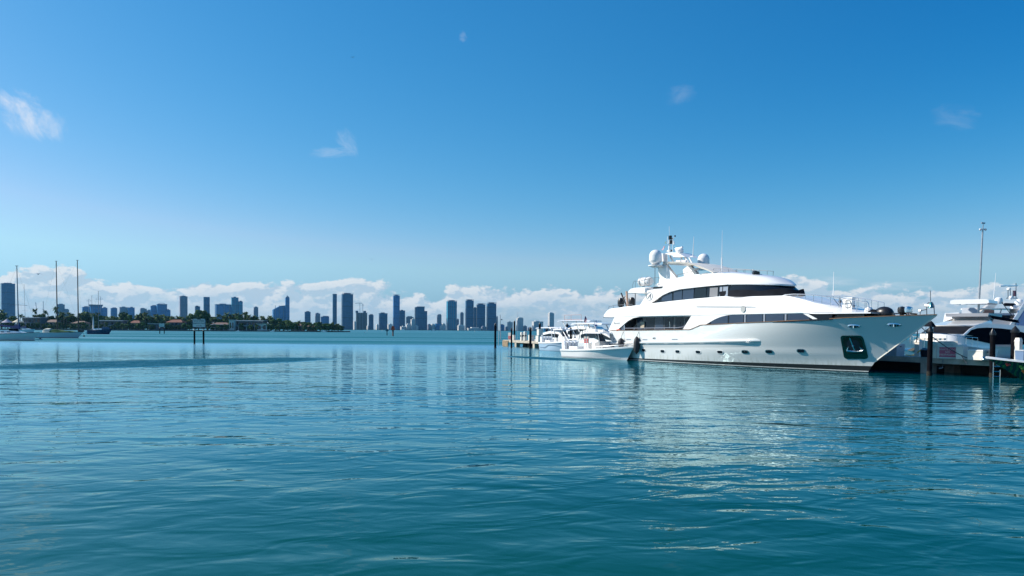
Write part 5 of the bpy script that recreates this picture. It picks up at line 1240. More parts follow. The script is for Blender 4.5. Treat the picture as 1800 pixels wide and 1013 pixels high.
# low-rise white buildings along the far waterfront
LW=[(594,600,574,'g','tiny grey block in the gap between slim slab and massive tower'),(621,626,566,'w','pale block squeezed between massive tower and unfinished building'),
(644.5,648,574,'w','small pale house right of the unfinished building'),(660.5,665.5,572,'w','small white house left of the square dark tower'),(681,690,571,'w','pale low block between square tower and slender tower'),
(703.5,716,575,'w','long white low house at the foot of the dark twin tower'),(713.5,723,571,'w','white terrace at the foot of the low grey block'),(721.8,729.8,562,'w','narrow white block leaning on the stepped dark tower'),(729,735.5,574,'w','cubic white house in front of the stepped dark tower'),
(751,758,571.5,'g','grey low block right of the stepped dark tower'),(757.5,764.5,571,'w','cream low house right of the grey low block'),(764.5,776,569.5,'b','low blue glass house below the small grey tower'),(771.5,784,573,'w','white low house left of the fluted tower'),
(776,783,570,'w','pale upper block left of the fluted tower'),(804,817,573,'w','white row of low blocks right of the fluted tower'),(819,846,577.5,'w','long white waterfront shed below the right-hand tower group'),(846,855,575,'g','grey low shed below the second broad dark tower'),
(887,893,576,'g','dark low shed left of the short white and blue block'),(926.5,935,577,'g','low dark shed left of the wide grid-fronted block'),(955,963,577,'b','low blue shed between the grid-fronted block and the tall white tower'),(974,993,577.5,'g','long low grey row right of the tall white tower'),(1017,1040,578,'b','faint low row behind the boats below the striped flag')]
for (x0,x1,yt,st,lab) in LW: tower(x0,x1,yt,st,lab,'plant',R(18),D=3560,name='waterfront_building',cat='building')
# unfinished buildings and their cranes
def crane(px,yt,yj,x0,x1,D,lab,lean=0):
    p=at(px,575,D); t=at(px+lean,yt,D); j0=at(x0,yj,D); j1=at(x1,yj,D); o=thing('tower_crane',lab,'crane',(p.x,D,0),0,'tower cranes on the far skyline')
    b=MB(); b.tube([(0,0,1),(t.x-p.x,0,t.z)],.9 if D>2000 else .4,4); b.build('crane_mast',LEDGE,o)
    b=MB(); b.tube([(j0.x-p.x,0,j0.z),(j1.x-p.x,0,j1.z)],.7,4); b.tube([(j1.x-p.x,0,j1.z),(t.x-p.x,0,t.z+3),(j0.x-p.x,0,j0.z)],.35,4); b.build('jib',LEDGE,o); return o
o,w,h,dep=tower(625.8,645.3,550.5,'c','dark unfinished concrete building with cranes right of the massive tower','x',None)
for sx in(-.42,.28): b=MB(); b.box((w*sx,0,h+5),(w*.2,dep*.5,10)); b.build('core_stub',DLEDGE,o,smooth=False)
b=MB()
for i in range(7): b.box((-w/2+w*i/6.3,-dep/2,h+2),(1.2,1.2,4))
b.build('column_stub',DLEDGE,o,smooth=False)
crane(632.6,532,533.5,624,637,SKY_D-30,'left crane with a level jib above the dark unfinished building')
crane(637.8,534.5,537,636,640,SKY_D-30,'right short crane above the dark unfinished building')
o,w,h,dep=tower(159,178,537.5,'b','unfinished blue tower flaring at its top, between the two ketch masts','x',None)
b=MB(); b.prism([(-w*.50,h-6),(w*.50,h-6),(w*.56,h+4),(-w*.56,h+4)],-dep*.5,dep*.5); b.build('flared_top',DLEDGE,o,smooth=False)
crane(155.8,526.5,529.3,152,160.5,SKY_D-30,'crane left of the flared unfinished tower')
crane(176.5,522,526,168,180.5,SKY_D-30,'crane right of the flared unfinished tower')
crane(67,533,533,61.5,63,2400,'slanting crane jib above the palms left of the black masts',lean=-4)
crane(76,530.5,533,75.5,76.5,2400,'plain vertical crane mast above the palms left of the black masts')
# land the city stands on
def land(name,pts,z,m,side=1.5,fr=None):
    b=MB(); n=len(pts); b.prism([(p[0],p[1]) for p in pts],-1.5,z,axis='z'); o=b.build(name,m,None,smooth=False); tag(o,None,None,kind='structure'); return o
GRASS=mat('shore_grass',(0.035,0.055,0.020),0.95,var=.4,vscale=.05); SEAW=mat('sea_wall',(0.11,0.105,0.095),0.9,var=.3,vscale=.2)
land('mainland',[(-3400,3500),(-900,3480),(300,3500),(1200,3490),(3400,3500),(3600,5150),(-3600,5150)],1.2,GRASS)

# ------------------------------------------------------------------ the island with villas, palms and trees
ISL=800.0
isl=[( -760,790),(-560,795),(-400,797),(-300,800),(-237,802),(-190,812),(-182,830),(-200,900),(-300,960),(-800,980)]
land('island_ground',isl,1.0,GRASS)
b=MB()
for (p,q) in zip(isl[:7],isl[1:8]):
    d=Vector((q[0]-p[0],q[1]-p[1],0)); c=((p[0]+q[0])/2,(p[1]+q[1])/2-.3,.35); b.box(c,(d.length+.3,.8,1.8),rz=math.atan2(d.y,d.x))
o=b.build('sea_wall',SEAW,None,smooth=False); tag(o,'low dark concrete sea wall along the whole island shore','sea wall')

ROOFO=mat('orange_tile_roof',(0.20,0.07,0.045),0.8,var=.3,vscale=.3); ROOFP=mat('pink_tile_roof',(0.18,0.115,0.095),0.8,var=.3,vscale=.3); STUC=mat('cream_stucco',(0.36,0.30,0.25),0.8,var=.15,vscale=.2); STUW=mat('white_stucco',(0.62,0.61,0.58),0.8,var=.1,vscale=.2); STUB=mat('grey_stucco',(0.11,0.13,0.16),0.7,var=.2,vscale=.2); WIN=mat('villa_window',(0.015,0.02,0.03),0.12)
def villa(x0,x1,yt,lab,wallm,roofm=None,D=815,storeys=2,hip=True,porch=False,extra=None,name='villa'):
    a=at(x0,575,D); c=at(x1,575,D); t=at((x0+x1)/2,yt,D); w=c.x-a.x; hh=t.z-1.0; dep=min(14,max(8,w*.6))
    o=thing(name,lab,'villa',((a.x+c.x)/2,D+dep/2,1.0),R(trng.uniform(-8,8)))
    wh_=hh*(.74 if roofm else .94)
    b=MB(); b.box((0,0,wh_/2),(w,dep,wh_)); b.build('wall',wallm,o,smooth=False)
    if roofm:
        b=MB(); e=.8; b.add([(-w/2-e,-dep/2-e,wh_),(w/2+e,-dep/2-e,wh_),(w/2+e,dep/2+e,wh_),(-w/2-e,dep/2+e,wh_),(-w*.28,0,hh),(w*.28,0,hh)],[(0,1,5,4),(1,2,5),(2,3,4,5),(3,0,4),(3,2,1,0)]); b.build('roof',roofm,o,smooth=False)
    else:
        b=MB(); b.box((0,-.6,wh_+.25),(w*1.05,dep+1.6,.5)); b.build('roof',STUW,o,smooth=False)
    n=max(2,int(w/4)); 
    for s_ in range(storeys):
        z0=wh_*s_/storeys+wh_/storeys*.22; z1=wh_*(s_+1)/storeys-wh_/storeys*.22
        for i in range(n):
            xc=-w/2+w*(i+.5)/n; b=MB(); b.box((xc,-dep/2-.02,(z0+z1)/2),(w/n*.55,.1,z1-z0)); b.build('window',WIN,o,smooth=False)
        if porch and s_<storeys:
            b=MB(); b.box((0,-dep/2-1.4,wh_*(s_+1)/storeys-.2),(w*1.02,2.8,.4)); b.build('terrace_slab',STUW,o,smooth=False)
            if s_==0:
                for i in range(n+1): b=MB(); b.box((-w/2+w*i/n,-dep/2-2.5,wh_/storeys/2),(.5,.5,wh_/storeys)); b.build('column',STUW,o,smooth=False)
    return o
villa(41,72,557.5,'long low grey modern house behind the left sailboats, left of the pink-roofed house',STUB,None,porch=True)
villa(80,101,562,'pink-roofed house between the modern grey house and the left black mast',STUC,ROOFP)
villa(127,151,564.5,'pale pinkish house between the right black mast and the ketch',STUC,ROOFP)
villa(176,214,563,'long white-balconied house right of the ketch masts',STUB,None,porch=True)
villa(228,246,563.5,'small white house with a salmon tiled roof, between the ketch and the far sign',STUC,ROOFO,storeys=1)
villa(261,289,569,'low flat-roofed boathouse behind the far sign',STUB,None,storeys=1,D=806)
villa(293,321,562,'grey house with a bright orange roof left of the near sign',STUB,ROOFO)
villa(371,401,567,'mauve-roofed boathouse right of the near sign',mat('mauve_stucco',(0.30,0.25,0.28),.8),ROOFP,storeys=2,D=808,porch=True)
villa(407,462,563,'large white two-storey modern mansion with long terraces',STUB,None,porch=True,D=812)
villa(403,412,562,'narrow bright white wing at the left end of the large modern mansion',STUW,None,D=806,storeys=1)
villa(452,470,569.5,'pale single-storey pavilion at the right end of the modern mansion',STUW,None,D=806,storeys=1)
villa(513,530,569,'cream house with pink roof near the right end of the island, the left of two',STUC,ROOFP,storeys=1)
villa(541,554,571,'cream house with pink roof near the right end of the island, the right of two',STUC,ROOFP,storeys=1)
# shade tents by the left sailboats
for (x0,x1,y0,y1,lab,m_) in [(-6,13,560.5,567,'mauve shade tent at the far left edge',mat('mauve_awning',(0.34,0.33,0.42),.8)),(13,33,560.5,566.5,'cream peaked shade tent left of the grey modern house',mat('cream_awning',(0.58,0.53,0.40),.8))]:
    D=790; a=at(x0,y1,D); c=at(x1,y1,D); t=at((x0+x1)/2,y0,D); w=c.x-a.x; o=thing('shade_tent',lab,'tent',((a.x+c.x)/2,D+8,1),0)
    z0=a.z-1; z1=t.z-1; b=MB(); n=12; base=[(w/2*math.cos(6.283*i/n),5*math.sin(6.283*i/n),z0) for i in range(n)]; mid=[(w*.2*math.cos(6.283*i/n),2*math.sin(6.283*i/n),z0+(z1-z0)*.55) for i in range(n)]; top=[(.3*math.cos(6.283*i/n),.3*math.sin(6.283*i/n),z1) for i in range(n)]
    b.loft([base,mid,top]); b.build('canopy',m_,o)
    for sx in(-1,1): b=MB(); b.tube([(sx*w*.42,-2,-.2),(sx*w*.42,-2,z0)],.2,6); b.build('tent_pole',DARKP,o)

LEAF=[mat('foliage_dark',(0.040,0.105,0.022),.8,var=.5,vscale=.6,spec=.2),mat('foliage_mid',(0.075,0.165,0.032),.8,var=.5,vscale=.6,spec=.2),mat('foliage_olive',(0.13,0.17,0.045),.8,var=.4,vscale=.6,spec=.2)]
BARK=mat('palm_bark',(0.15,0.125,0.10),.9,var=.3)
def palm_proto(seed,h):
    rnd=random.Random(seed); o=thing('palm_tree','','palm',(0,0,0),0)
    b=MB(); lean=rnd.uniform(-.8,.8); pts=[(lean*(t/5)**2,0,h*t/5) for t in range(6)]; b.tube(pts,.28,7,r2=.17); b.build('trunk',BARK,o)
    b=MB(); top=Vector(pts[-1]); n=22
    for i in range(n):
        az_=6.283*i/n+rnd.uniform(-.2,.2); el_=rnd.uniform(-.25,1.15); L=rnd.uniform(2.6,3.7); drop=rnd.uniform(.9,1.5)
        prev=None; K=6
        for k in range(K+1):
            s=k/K; r_=L*s*math.cos(el_*(1-s*.5)); z=L*s*math.sin(el_)-drop*L*.42*s*s
            c=top+Vector((math.cos(az_)*r_,math.sin(az_)*r_,z)); wd=.62*math.sin(math.pi*min(1,s*.92+.10))**.7+.03
            side=Vector((-math.sin(az_),math.cos(az_),0))*wd
            cur=(c-side-Vector((0,0,wd*.45)),c,c+side-Vector((0,0,wd*.45)))
            if prev: b.add([prev[0],prev[1],prev[2],cur[0],cur[1],cur[2]],[(0,1,4,3),(1,2,5,4)],0 if (i+k)%3 else 1)
            prev=cur
    b.build('crown',[LEAF[seed%2],LEAF[2]],o,smooth=False); return o
def tree_proto(seed,h,w):
    rnd=random.Random(seed); o=thing('broadleaf_tree','','tree',(0,0,0),0)
    b=MB(); b.tube([(0,0,0),(.2,0,h*.3),(-.1,.1,h*.55)],.45,7,r2=.22)
    for i in range(5):
        a=i*1.3; b.tube([(0,0,h*.35),(math.cos(a)*w*.25,math.sin(a)*w*.2,h*.62)],.18,5,r2=.08)
    b.build('trunk',BARK,o)
    b=MB(); cl=[]
    for i in range(16):
        a=rnd.uniform(0,6.283); r_=rnd.uniform(0,.40)*w; z=h*rnd.uniform(.22,.90); r_*= (1.15-abs(z/h-.5)*1.1)
        cl.append((Vector((math.cos(a)*r_,math.sin(a)*r_*.8,z)),rnd.uniform(.10,.19)*w))
    for c,r_ in cl:
        for k in range(85):
            d=Vector((rnd.gauss(0,1),rnd.gauss(0,1),rnd.gauss(0,1))); d.normalize(); p=c+Vector((d.x,d.y,d.z*.75))*r_*rnd.uniform(.55,1.1)
            if p.z>h or p.z<h*.06: continue
            s=rnd.uniform(.22,.55); n=(d+Vector((rnd.uniform(-.6,.6),rnd.uniform(-.6,.6),rnd.uniform(-.3,.8)))).normalized(); u_=n.cross(Vector((0,0,1)) if abs(n.z)<.9 else Vector((1,0,0))).normalized(); v_=n.cross(u_)
            b.add([p-u_*s-v_*s*.6,p+u_*s-v_*s*.5,p+u_*s*.8+v_*s*.7,p-u_*s*.7+v_*s*.6],[(0,1,2,3)],0 if rnd.random()<.7 else 1)
    b.build('crown',[LEAF[seed%2],LEAF[(seed+1)%3]],o,smooth=False); return o
palms=[palm_proto(i,10.0) for i in range(6)]; trees=[tree_proto(20+i,10.0,w) for i,w in enumerate((10,12,9,14,11))]
LM=[(0,'left edge'),(56,'grey modern house'),(90,'pink-roofed house'),(139,'pale pinkish house'),(195,'white-balconied house'),(237,'salmon-roofed house'),(275,'flat boathouse'),(307,'orange-roofed house'),(350,'near sign'),(386,'mauve boathouse'),(435,'modern mansion'),(494,'sloped-roof building'),(521,'left cream house'),(547,'right cream house'),(590,'slim slab tower')]
ORD=['','first','second','third','fourth','fifth','sixth','seventh','eighth','ninth','tenth','eleventh','twelfth','thirteenth','fourteenth','fifteenth']
plants=[]
# (pixel x, top pixel y, kind, depth offset)
PL=[(62,543.5,'p'),(80,545.5,'p'),(98,540,'p'),(108,549,'p'),(113,551,'p'),(121,550,'p'),(128,552,'p'),(118,556,'p'),(133,556,'p'),(4,544,'p'),(9,550,'p'),(36,553,'p'),(39,556,'p'),(70,553,'p'),(75,552,'p'),
(142,551,'p'),(148,548,'p'),(156,549,'p'),(163,551,'p'),(172,550,'p'),(184,556,'p'),(190,557,'p'),(197,556,'p'),(203,558,'p'),(213,555,'p'),(218,551,'p'),(240,555,'p'),(243,553,'p'),(255,549,'p'),(262,555,'p'),(274,553,'p'),(278,554,'p'),(287,553,'p'),(291,556,'p'),(303,556,'p'),(313,556,'p'),
(384,553,'p'),(391,556,'p'),(398,550,'p'),(404,553,'p'),(411,552,'p'),(417,551,'p'),(423,553,'p'),(429,549.5,'p'),(433,549,'p'),(438,554,'p'),(446,555,'p'),(459,556,'p'),(462,557,'p'),(474,555.5,'p'),(477,557,'p'),(488,564,'p'),(525,564,'p'),(373,560,'p'),(367,562,'p'),(326,560,'p'),(320,558,'p')]
TR=[(-8,556),(2,552),(14,558),(24,557),(46,560),(56,558),(66,554),(74,556),(88,556),(96,557),(104,556),(111,553),(116,558),(124,556),(130,559),(138,556),(144,552),(150,551),(157,551),(163,553),(170,552),(176,556),(183,559),(192,559),(200,561),(208,556),(215,550),(221,549),(228,555),(233,558),(243,556),(249,553),(253,551),(259,556),(266,558),(272,558),(279,556),(285,556),(292,558),(300,557),(309,558),(317,558),(325,560),(333,562),(341,552),(349,547),(357,546),(364,549),(370,557),(378,558),(388,559),(396,556),(403,557),(410,556),(418,555),(426,554),(434,555),(442,558),(450,558),(459,559),(468,561),(476,559),(484,561),(491,561),(498,562),(506,564),(512,567),(519,566),(528,566),(534,566),(540,568),(549,569),(556,570),(563,569),(570,570),(577,569),(583,570),(589,571),(595,572),(601,573.5)]
for x_,y_,k_ in PL: plants.append((x_,y_,'p',trng.uniform(826,838)))
for x_,y_ in TR: plants.append((x_,y_,'t',trng.uniform(832,850)))
# garden shrubs and small trees in front of and between the houses
for x_ in [22,37,76,84,99,105,112,118,124,131,152,160,168,173,217,222,226,248,252,258,291,323,330,336,344,356,364,400,404,466,472,479,485,492,499,506,533,537,556,562,568,574,580,586,592,598]+[44,50,56,62,68,89,94,130,137,144,149,180,187,198,206,231,240,244,264,270,297,305,313,374,382,392,424,440,450,516,524,545,550]:
    plants.append((x_+trng.uniform(-1.5,1.5),trng.uniform(567,573.5),'s',trng.uniform(803,809) if x_ not in(371,) else 804))
plants.sort()
cnt={}; usedp=set()
for i,(x_,yt,k_,D) in enumerate(plants):
    lm=max([l for l in LM if l[0]<=x_] or [LM[0]]); key=(lm[1],k_); cnt[key]=cnt.get(key,0)+1
    src=(palms[i%6] if k_=='p' else trees[i%5]); 
    o=src if id(src) not in usedp else copy_tree(src); usedp.add(id(src))
    base=at(x_,578,D); top=at(x_,yt,D); h=top.z-1.0
    if D<820 and x_>560: D-=0; 
    o.location=(base.x,D,1.0); s=h/(11.0 if k_=='p' else 9.6); sx=(1.0+.15*trng.random())*(max(.55,min(1.05,s*1.0)) if k_=='p' else max(.45,min(1.1,s*1.05)))
    if k_=='p': o.scale=(sx*.95,sx*.95,s)
    elif k_=='t': o.scale=(sx*1.25,sx*1.25,s)
    else: o.scale=(.85,.6,s*1.1)
    o.rotation_euler=(0,0,trng.uniform(0,6.28))
    nm={'p':'palm','t':'broad tree','s':'small garden tree'}[k_]; n_=cnt[key]
    desc={'p':'feathery island palm','t':'dark leafy tree behind the villas','s':'low garden tree by the sea wall'}[k_]
    o['label']=f"{ORD[n_] if n_<len(ORD) else 'last'} {desc} right of the {lm[1]}"; o['category']='palm' if k_=='p' else 'tree'
    o['group']={'p':'palms on the island shore','t':'trees behind the villas','s':'garden trees by the sea wall'}[k_]
    if k_=='s': o.name='garden_tree'
# small white boats moored along the sea wall
def dot_boat(px,py,Lpx,lab,D=None,hullm=WHITE):
    p=atz(px,py,0) if D is None else at(px,py,D); D=p.y; L=Lpx/F*D; o=thing('moored_boat',lab,'boat',(p.x+L/2,D,0),R(180),'small white boats far across the water')
    h_,sh=hullform(L,L*.3,L*.09,L*.13,draft=.3,n=8); h_.build('hull',hullm,o)
    b=MB(); b.loft([[(x,-L*.11,L*.08),(x,-L*.09,z),(x,L*.09,z),(x,L*.11,L*.08)] for x,z in ((L*.25,L*.18),(L*.35,L*.25),(L*.55,L*.22),(L*.65,L*.12))]); b.build('cabin',hullm,o); return o
for (px,py,l,lab,D) in [(368,577.2,6,'white cabin boat moored at the sea wall right of the near sign',799),(418,577.8,8,'white boat at the quay under the left end of the modern mansion',798),(478,578.6,9,'white boat at the quay right of the modern mansion',798),(569,579.5,12,'white motorboat at the right end of the island',792),(761,581.9,11,'white motorboat far out below the low houses left of the fluted tower',None),(237,578.5,4,'tiny white skiff under the salmon-roofed house',None),(641,585.0,4,'tiny dark skiff on open water right of the island tip',None),(708,581.5,8,'white boat at the waterfront right of the red marker',3400)]:
    dot_boat(px,py,l,lab,D)

# ------------------------------------------------------------------ sailboats at anchor
def sailboat(lab,px0,px1,pyw,fb_px,masts,hullm,cabin=True,bowright=True,extras=None,name='sailboat',bow_h=None,B=None):
    p0=atz(px0,pyw,0); D=p0.y; p1=at(px1,pyw,D); L=abs(p1.x-p0.x); fbz=fb_px/F*D
    o=thing(name,lab,'sailboat',(p0.x if bowright else p1.x,D,0),0 if bowright else R(180)); sgn=1 if bowright else -1
    h_,sh=hullform(L,B or L*.27,fbz*.85,fbz*1.08,draft=.5,rake=.13,p=2.0,s0=.35,flare=.9,entry=1.8); hu=h_.build('hull',hullm,o); deckmesh(sh,-.02).build('deck',WHITE,o)
    b=MB()
    for sg in(-1,1): b.tube([(x,sg*v,w+.02) for x,v,w in sh],.05,5)
    b.build('toe_rail',BLACK if hullm is not WHITE else LGREY,hu)
    b=MB(); b.lathe([(.02,0)],(0,0,0),4) if False else None
    bb=MB()
    for sg in(-1,1): bb.loft([[(x,sg*(v*.93+.03),.02),(x,sg*(v*.93+.03),.16)] for x,v,w in [(x*.93,v,w) for x,v,w in sh[1:-1]]],closed=False,cap=False)
    bb.build('boot_stripe',BLACK,hu)
    if cabin:
        z=fbz; b=MB(); b.loft([[(x,-v,z*.85),(x,-v*.8,zz),(x,v*.8,zz),(x,v,z*.85)] for x,v,zz in [(L*.22,L*.08,z+.45),(L*.35,L*.09,z+.6),(L*.55,L*.085,z+.5),(L*.72,L*.05,z+.15)]]); ca=b.build('cabin',WHITE,o)
        for t in (.34,.46): b=MB(); b.box((L*t,-L*.083,z+.26),(L*.06,.12,.16)); b.build('cabin_window',BLACK,ca)
    for (mx,mt,r_,m_,spr,mx0) in masts:
        b0=at(mx0,pyw-fb_px,D); t=at(mx,mt,D); xx=(b0.x-o.location.x)*sgn; tx=(t.x-o.location.x)*sgn
        b=MB(); b.tube([(xx,0,fbz*.8),(tx,0,t.z)],r_,8,r2=r_*.55); ms=b.build('mast',m_,o)
        if spr:
            zz=fbz+(t.z-fbz)*spr; xm=xx+(tx-xx)*spr; b=MB(); b.tube([(xm-L*.12 if spr<1 else xm,-1.2,zz-.1),(xm,0,zz),(xm+L*.12,1.2,zz-.1)],.04,5); b.build('spreader',m_,ms)
        b=MB(); b.box((tx,0,t.z+.05),(.7,.15,.12)); b.build('masthead',DSTEEL,ms)
        b=MB()
        for ex in (.02,.97): b.tube([(L*ex,0,fbz*1.0),(tx,0,t.z*.985)],.012,4)
        b.build('stay',DSTEEL,ms)
    return o,L,fbz,D,sgn
CARB=mat('carbon_mast',(0.012,0.012,0.013),.3); ALM=mat('painted_mast',(0.18,0.19,0.22),.4); GHULL=mat('grey_white_hull',(0.78,0.77,0.70),.35,coat=.3); 
o,L,f,D,_=sailboat('large pale grey-hulled sailboat cut by the left edge, with blue boom cover',-22,70,598.6,13.5,[(29.5,468,.16,ALM,.42,33)],GHULL)
xm=(at(33,585,D).x-o.location.x); b=MB(); b.loft([[(xm+.3,-.3,f+1.0),(xm+.3,.3,f+1.0),(xm+.3,0,f+2.4)],[(xm-1.5,-.25,f+1.2),(xm-1.5,.25,f+1.2),(xm-1.5,0,f+1.7)],[(xm-5.5,-.15,f+1.9),(xm-5.5,.15,f+1.9),(xm-5.5,0,f+2.2)]]); b.build('boom_cover',BLUEC,o)
b=MB(); b.box((xm-1.2,0,f+.8),(1.5,1.4,.6)); b.build('spray_hood',GREYC,o)
o,L,f,D,_=sailboat('big grey-hulled cat ketch with two unstayed black masts and green deck covers',66.5,147,594.3,10.5,[(98.8,459.5,.20,CARB,0,101),(136,458,.20,CARB,0,138.0)],mat('steel_grey_hull',(0.60,0.62,0.64),.35,coat=.3),cabin=False)
b=MB(); b.loft([[(x,-1.3*k,f*.95),(x,-1.1*k,f+.9*k),(x,0,f+1.15*k),(x,1.1*k,f+.9*k),(x,1.3*k,f*.95)] for x,k in [(L*.12,.3),(L*.16,.85),(L*.22,1.0),(L*.29,.95),(L*.33,.5)]]); b.build('dinghy_cover',mat('off_white_cover',(0.52,0.52,0.45),.7),o)
b=MB(); b.loft([[(x,-1.2,f*.95),(x,-.9,f+.75*k),(x,.9,f+.75*k),(x,1.2,f*.95)] for x,k in [(L*.30,.5),(L*.34,1.1),(L*.48,.95),(L*.55,.6),(L*.72,.55),(L*.80,.2)]]); b.build('deck_cover',GREENC,o)
b=MB(); b.box((L*.95,0,f+.35),(1.4,.8,.5)); b.build('windlass',BLACK,o)
o,L,f,D,_=sailboat('small white sailboat with blue sail cover behind the two larger ones',34,62,584.5,5.5,[(42.3,501,.11,ALM,.42,45)],WHITE)
b=MB(); xm=(at(45,577,D).x-o.location.x); b.loft([[(xm+.4,-.4,f+.8),(xm+.4,.4,f+.8),(xm+.4,0,f+2.0)],[(xm-3,-.2,f+.9),(xm-3,.2,f+.9),(xm-3,0,f+1.5)]]); b.build('sail_cover',BLUEC,o)
NAVY=mat('navy_hull',(0.012,0.022,0.085),.25,coat=.6)
o,L,f,D,_=sailboat('navy-hulled ketch with furled white sail and two masts',156,197,587.6,8.2,[(161.3,520.5,.10,ALM,.4,162.7),(173,512.3,.13,ALM,.55,173.2)],NAVY)
b=MB(); xm=(at(163.8,580,D).x-o.location.x); b.loft([[(xm-.4,0,f+.4),(xm,-.3,f+.4),(xm+.4,0,f+.4),(xm,.3,f+.4)],[(xm-.3,0,f+4),(xm,-.3,f+4),(xm+.5,0,f+4),(xm,.3,f+4)],[(xm,0,f+6.5),(xm+.1,-.1,f+6.5),(xm+.2,0,f+6.5),(xm+.1,.1,f+6.5)]]); b.build('furled_sail',mat('sailcloth',(0.62,0.62,0.62),.8),o)
b=MB(); b.loft([[(L*.60,-.9,f),(L*.60,-.7,f+1.4),(L*.60,.7,f+1.4),(L*.60,.9,f)],[(L*.80,-.8,f),(L*.80,-.6,f+1.3),(L*.80,.6,f+1.3),(L*.80,.8,f)],[(L*.9,-.5,f),(L*.9,-.4,f+.3),(L*.9,.4,f+.3),(L*.9,.5,f)]]); b.build('cockpit_canopy',mat('grey_blue_canvas',(0.10,0.12,0.19),.8),o)
p=atz(155.5,586.8,0); o=thing('dinghy','white dinghy hanging at the stern of the navy ketch','dinghy',(p.x-1.2,p.y,0),0); h_,sh=hullform(2.6,1.5,1.0,1.8,draft=.2,n=10); h_.build('hull',WHITE,o); b=MB(); b.tube([(.0,-.6,1.0),(.0,.6,1.0)],.12,6); b.build('thwart',LGREY,o)
p=atz(60,597.6,0); o=thing('paddle_board','small white float with a seated dark shape by the pale sailboat bow','float',(p.x,p.y,0),0); b,sh=hullform(2.4,.8,.18,.35,draft=.1,n=10); b.build('hull',WHITE,o); b=MB(); b.box((1.6,0,.35),(.5,.4,.3),taper=.6); b.build('seat_pad',BLACK,o)
p=atz(147.7,592,0); o=thing('mooring_buoy','dark anchor buoy with a short chain off the bow of the cat ketch','buoy',(p.x,p.y,0),0); b=MB(); b.lathe([(.02,-.2),(.3,-.1),(.35,.2),(.2,.5),(.02,.55)],(0,0,0),12); b.build('buoy_float',BLACK,o); b=MB(); b.tube([(0,0,.5),(-.3,0,1.5)],.04,5); b.build('chain',DSTEEL,o)
p=atz(78,589,0); dot_boat(77,589.6,8,'small skiff with blue cover between the two left sailboats',None,mat('light_blue_skiff',(0.12,0.30,0.55),.5))

# ------------------------------------------------------------------ channel signs and markers
def two_post_sign(x0,x1,yt,yb,pw,lab,lines,rp=.20,pilex=None):
    p0=atz(pilex[0],pw[0],0); p1=at(pilex[1],pw[1],p0.y); D=p0.y; a=at(x0,yb,D); c=at(x1,yt,D); w=c.x-a.x; h=c.z-a.z; zt=c.z
    o=thing('channel_sign',lab,'sign',((a.x+c.x)/2,D,0),0); cx=(a.x+c.x)/2
    for pp in (p0,p1): b=MB(); b.lathe([(rp,-.6),(rp,a.z+h*.1),(rp*.5,a.z+h*.12)],(pp.x-cx,.25,0),10); b.build('post',DARKP,o)
    b=MB(); b.box((0,-.05,(a.z+c.z)/2),(w,.10,h)); bd=b.build('board',SIGNW,o)
    b=MB()
    for q in ((0,h/2),(0,-h/2)): b.box((0,-.06,(a.z+c.z)/2+q[1]),(w+.08,.13,.07))
    for q in (-w/2,w/2): b.box((q,-.06,(a.z+c.z)/2),(.07,.128,h-.08))
    b.build('board_frame',FRAMEC,bd)
    for sx in(-1,1): b=MB(); b.box((sx*w*.30,.0,c.z+.10),(w*.26,.3,.16)); b.build('white_cap_block',SIGNW,o)
    b=MB(); b.box((0,.1,a.z-.25),(w*.9,.12,.14)); b.build('cross_brace',DARKP,o)
    for sx in (0,1): b=MB(); b.lathe([(rp*1.12,0),(rp*1.12,.35)],((p0,p1)[sx].x-cx,.25,a.z-.7),10); b.build('white_band',SIGNW,o)
    n=len(lines)
    for i,(t,sz) in enumerate(lines): textmesh(t,sz,'lettering',BLACK,bd,Matrix.Translation((0,-.115,c.z-h*(i+.6)/(n+.2)))@Matrix.Rotation(R(90),4,'X'),extrude=.01)
    return o
two_post_sign(339.2,360.8,562.2,575.2,(604.5,606.0),'grey-white notice board on two black posts standing in the water',[('SLOW SPEED',.40),('MINIMUM WAKE',.36),('AT ALL TIMES',.20)],pilex=(341,357.0),rp=.19)
two_post_sign(279.8,288.8,569.0,574.6,(586.8,586.8),'small faded board on two posts farther out, left of the nearer notice board',[('SLOW',.5)],pilex=(280.5,288.4),rp=.24)
def marker(px,pyw,yt,lab,red):
    p=atz(px,pyw,0); D=p.y; t=at(px,yt,D).z; o=thing('channel_marker',lab,'channel marker',(p.x,D,0),0)
    b=MB(); b.lathe([(.22 if not red else .35,-.5),(.22 if not red else .35,t*.7)],(0,0,0),8); b.build('pile_shaft',DARKP if not red else mat('rusty_pile',(0.16,0.05,0.03),.9),o)
    b=MB()
    if red: b.prism([(-1.0,t*.58),(1.0,t*.58),(0.75,t*.86),(.35,t),(-.35,t),(-.75,t*.86)],-.5,.5); b.build('daymark',ORANGE,o); b=MB(); b.box((0,0,t*.52),(.8,.8,.7)); b.build('gull_stained_base',BLACK,o)
    else: b.prism([(-1.2,t*.72),(0,t*.48),(1.2,t*.72),(0,t*.98)],-.08,.08); b.build('daymark',mat('green_grey_board',(0.14,0.22,0.24),.7),o); b=MB(); b.box((0,0,t*.98),(.3,.3,.5)); b.build('lamp',DSTEEL,o)
    return o
marker(690.8,591,573,'bright orange-red channel marker on a pile in mid-bay',True)
marker(680.3,589.8,577,'grey-green diamond channel marker left of the orange-red one',False)
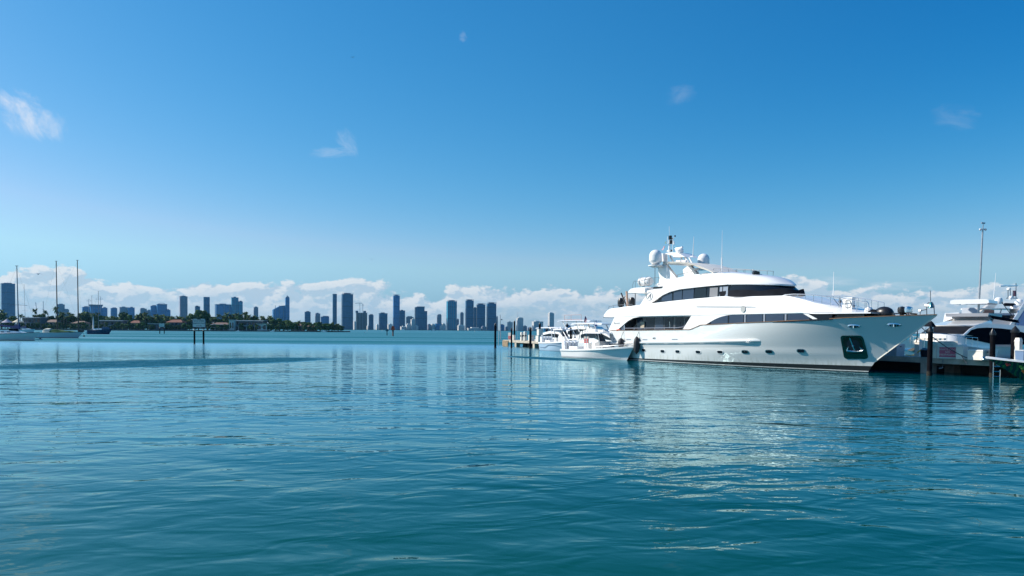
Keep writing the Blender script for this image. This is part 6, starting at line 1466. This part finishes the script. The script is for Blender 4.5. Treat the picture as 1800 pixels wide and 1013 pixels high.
for (px,pyw,yt,lab) in [(509.5,584.0,578,'lone dark marker post off the island trees'),(574.5,583.5,579,'small dark buoy near the right tip of the island'),(671.5,582.5,579.5,'tiny white marker pole left of the diamond marker'),(645.5,582.8,579.5,'tiny white marker pole off the unfinished building'),(834.5,584,580.5,'tiny white marker pole off the right-hand tower group')]:
    p=atz(px,pyw,0); t=at(px,yt,p.y).z; o=thing('marker_pole',lab,'marker',(p.x,p.y,0),0); b=MB(); b.lathe([(.25,-.3),(.25,t*.6),(.10,t)],(0,0,0),8); b.build('pole_shaft',DARKP if 'dark' in lab else SIGNW,o); b=MB(); b.box((0,0,t*.85),(.9,.2,t*.22)); b.build('topmark',DARKP if 'dark' in lab else SIGNW,o)

# gulls
def bird(px,py,D,lab,s=1.0):
    p=at(px,py,D); o=thing('seagull',lab,'bird',p,R(20)); b=MB(); b.lathe([(.01,-.22),(.05,-.12),(.07,0),(.05,.12),(.01,.2)],(0,0,0),8,M_=Matrix.Rotation(R(90),3,'Y')); b.build('bird_body',LGREY,o)
    for sg in(-1,1): b=MB(); b.add([(-.08,0,.03),(.10,0,.03),(.12,sg*.35,.14),(.02,sg*.7,.05),(-.02,sg*.35,.12)],[(0,1,2,4),(4,2,3)]); b.build('wing',FRAMEC,o)
    o.scale=(s,s,s); o.rotation_euler=(0,0,R(75)); return o
bird(653,456,150,'seagull gliding above the towers in the middle of the sky')
bird(67,482,170,'seagull gliding over the clouds between the left masts',1.6)
bird(620,101,120,'dark bird high in the sky left of centre',.7)
bird(1001,340,140,'tiny bird high above the pier',.6)

# ------------------------------------------------------------------ the air between here and the city
hz=MB(); hz.box((0,2500,101),(14200,5500,206)); m=bpy.data.materials.new('haze_air'); m.use_nodes=True; N=NT(m.node_tree); N.n.clear()
pv=N.new('ShaderNodeVolumePrincipled'); oo=N.new('ShaderNodeOutputMaterial'); N.l.new(pv.outputs[0],oo.inputs['Volume'])
pv.inputs['Color'].default_value=(0.22,0.62,1.0,1); pv.inputs['Density'].default_value=0.00003; pv.inputs['Anisotropy'].default_value=0.2
hz=hz.build('haze',m,smooth=False); tag(hz,None,None,kind='stuff')
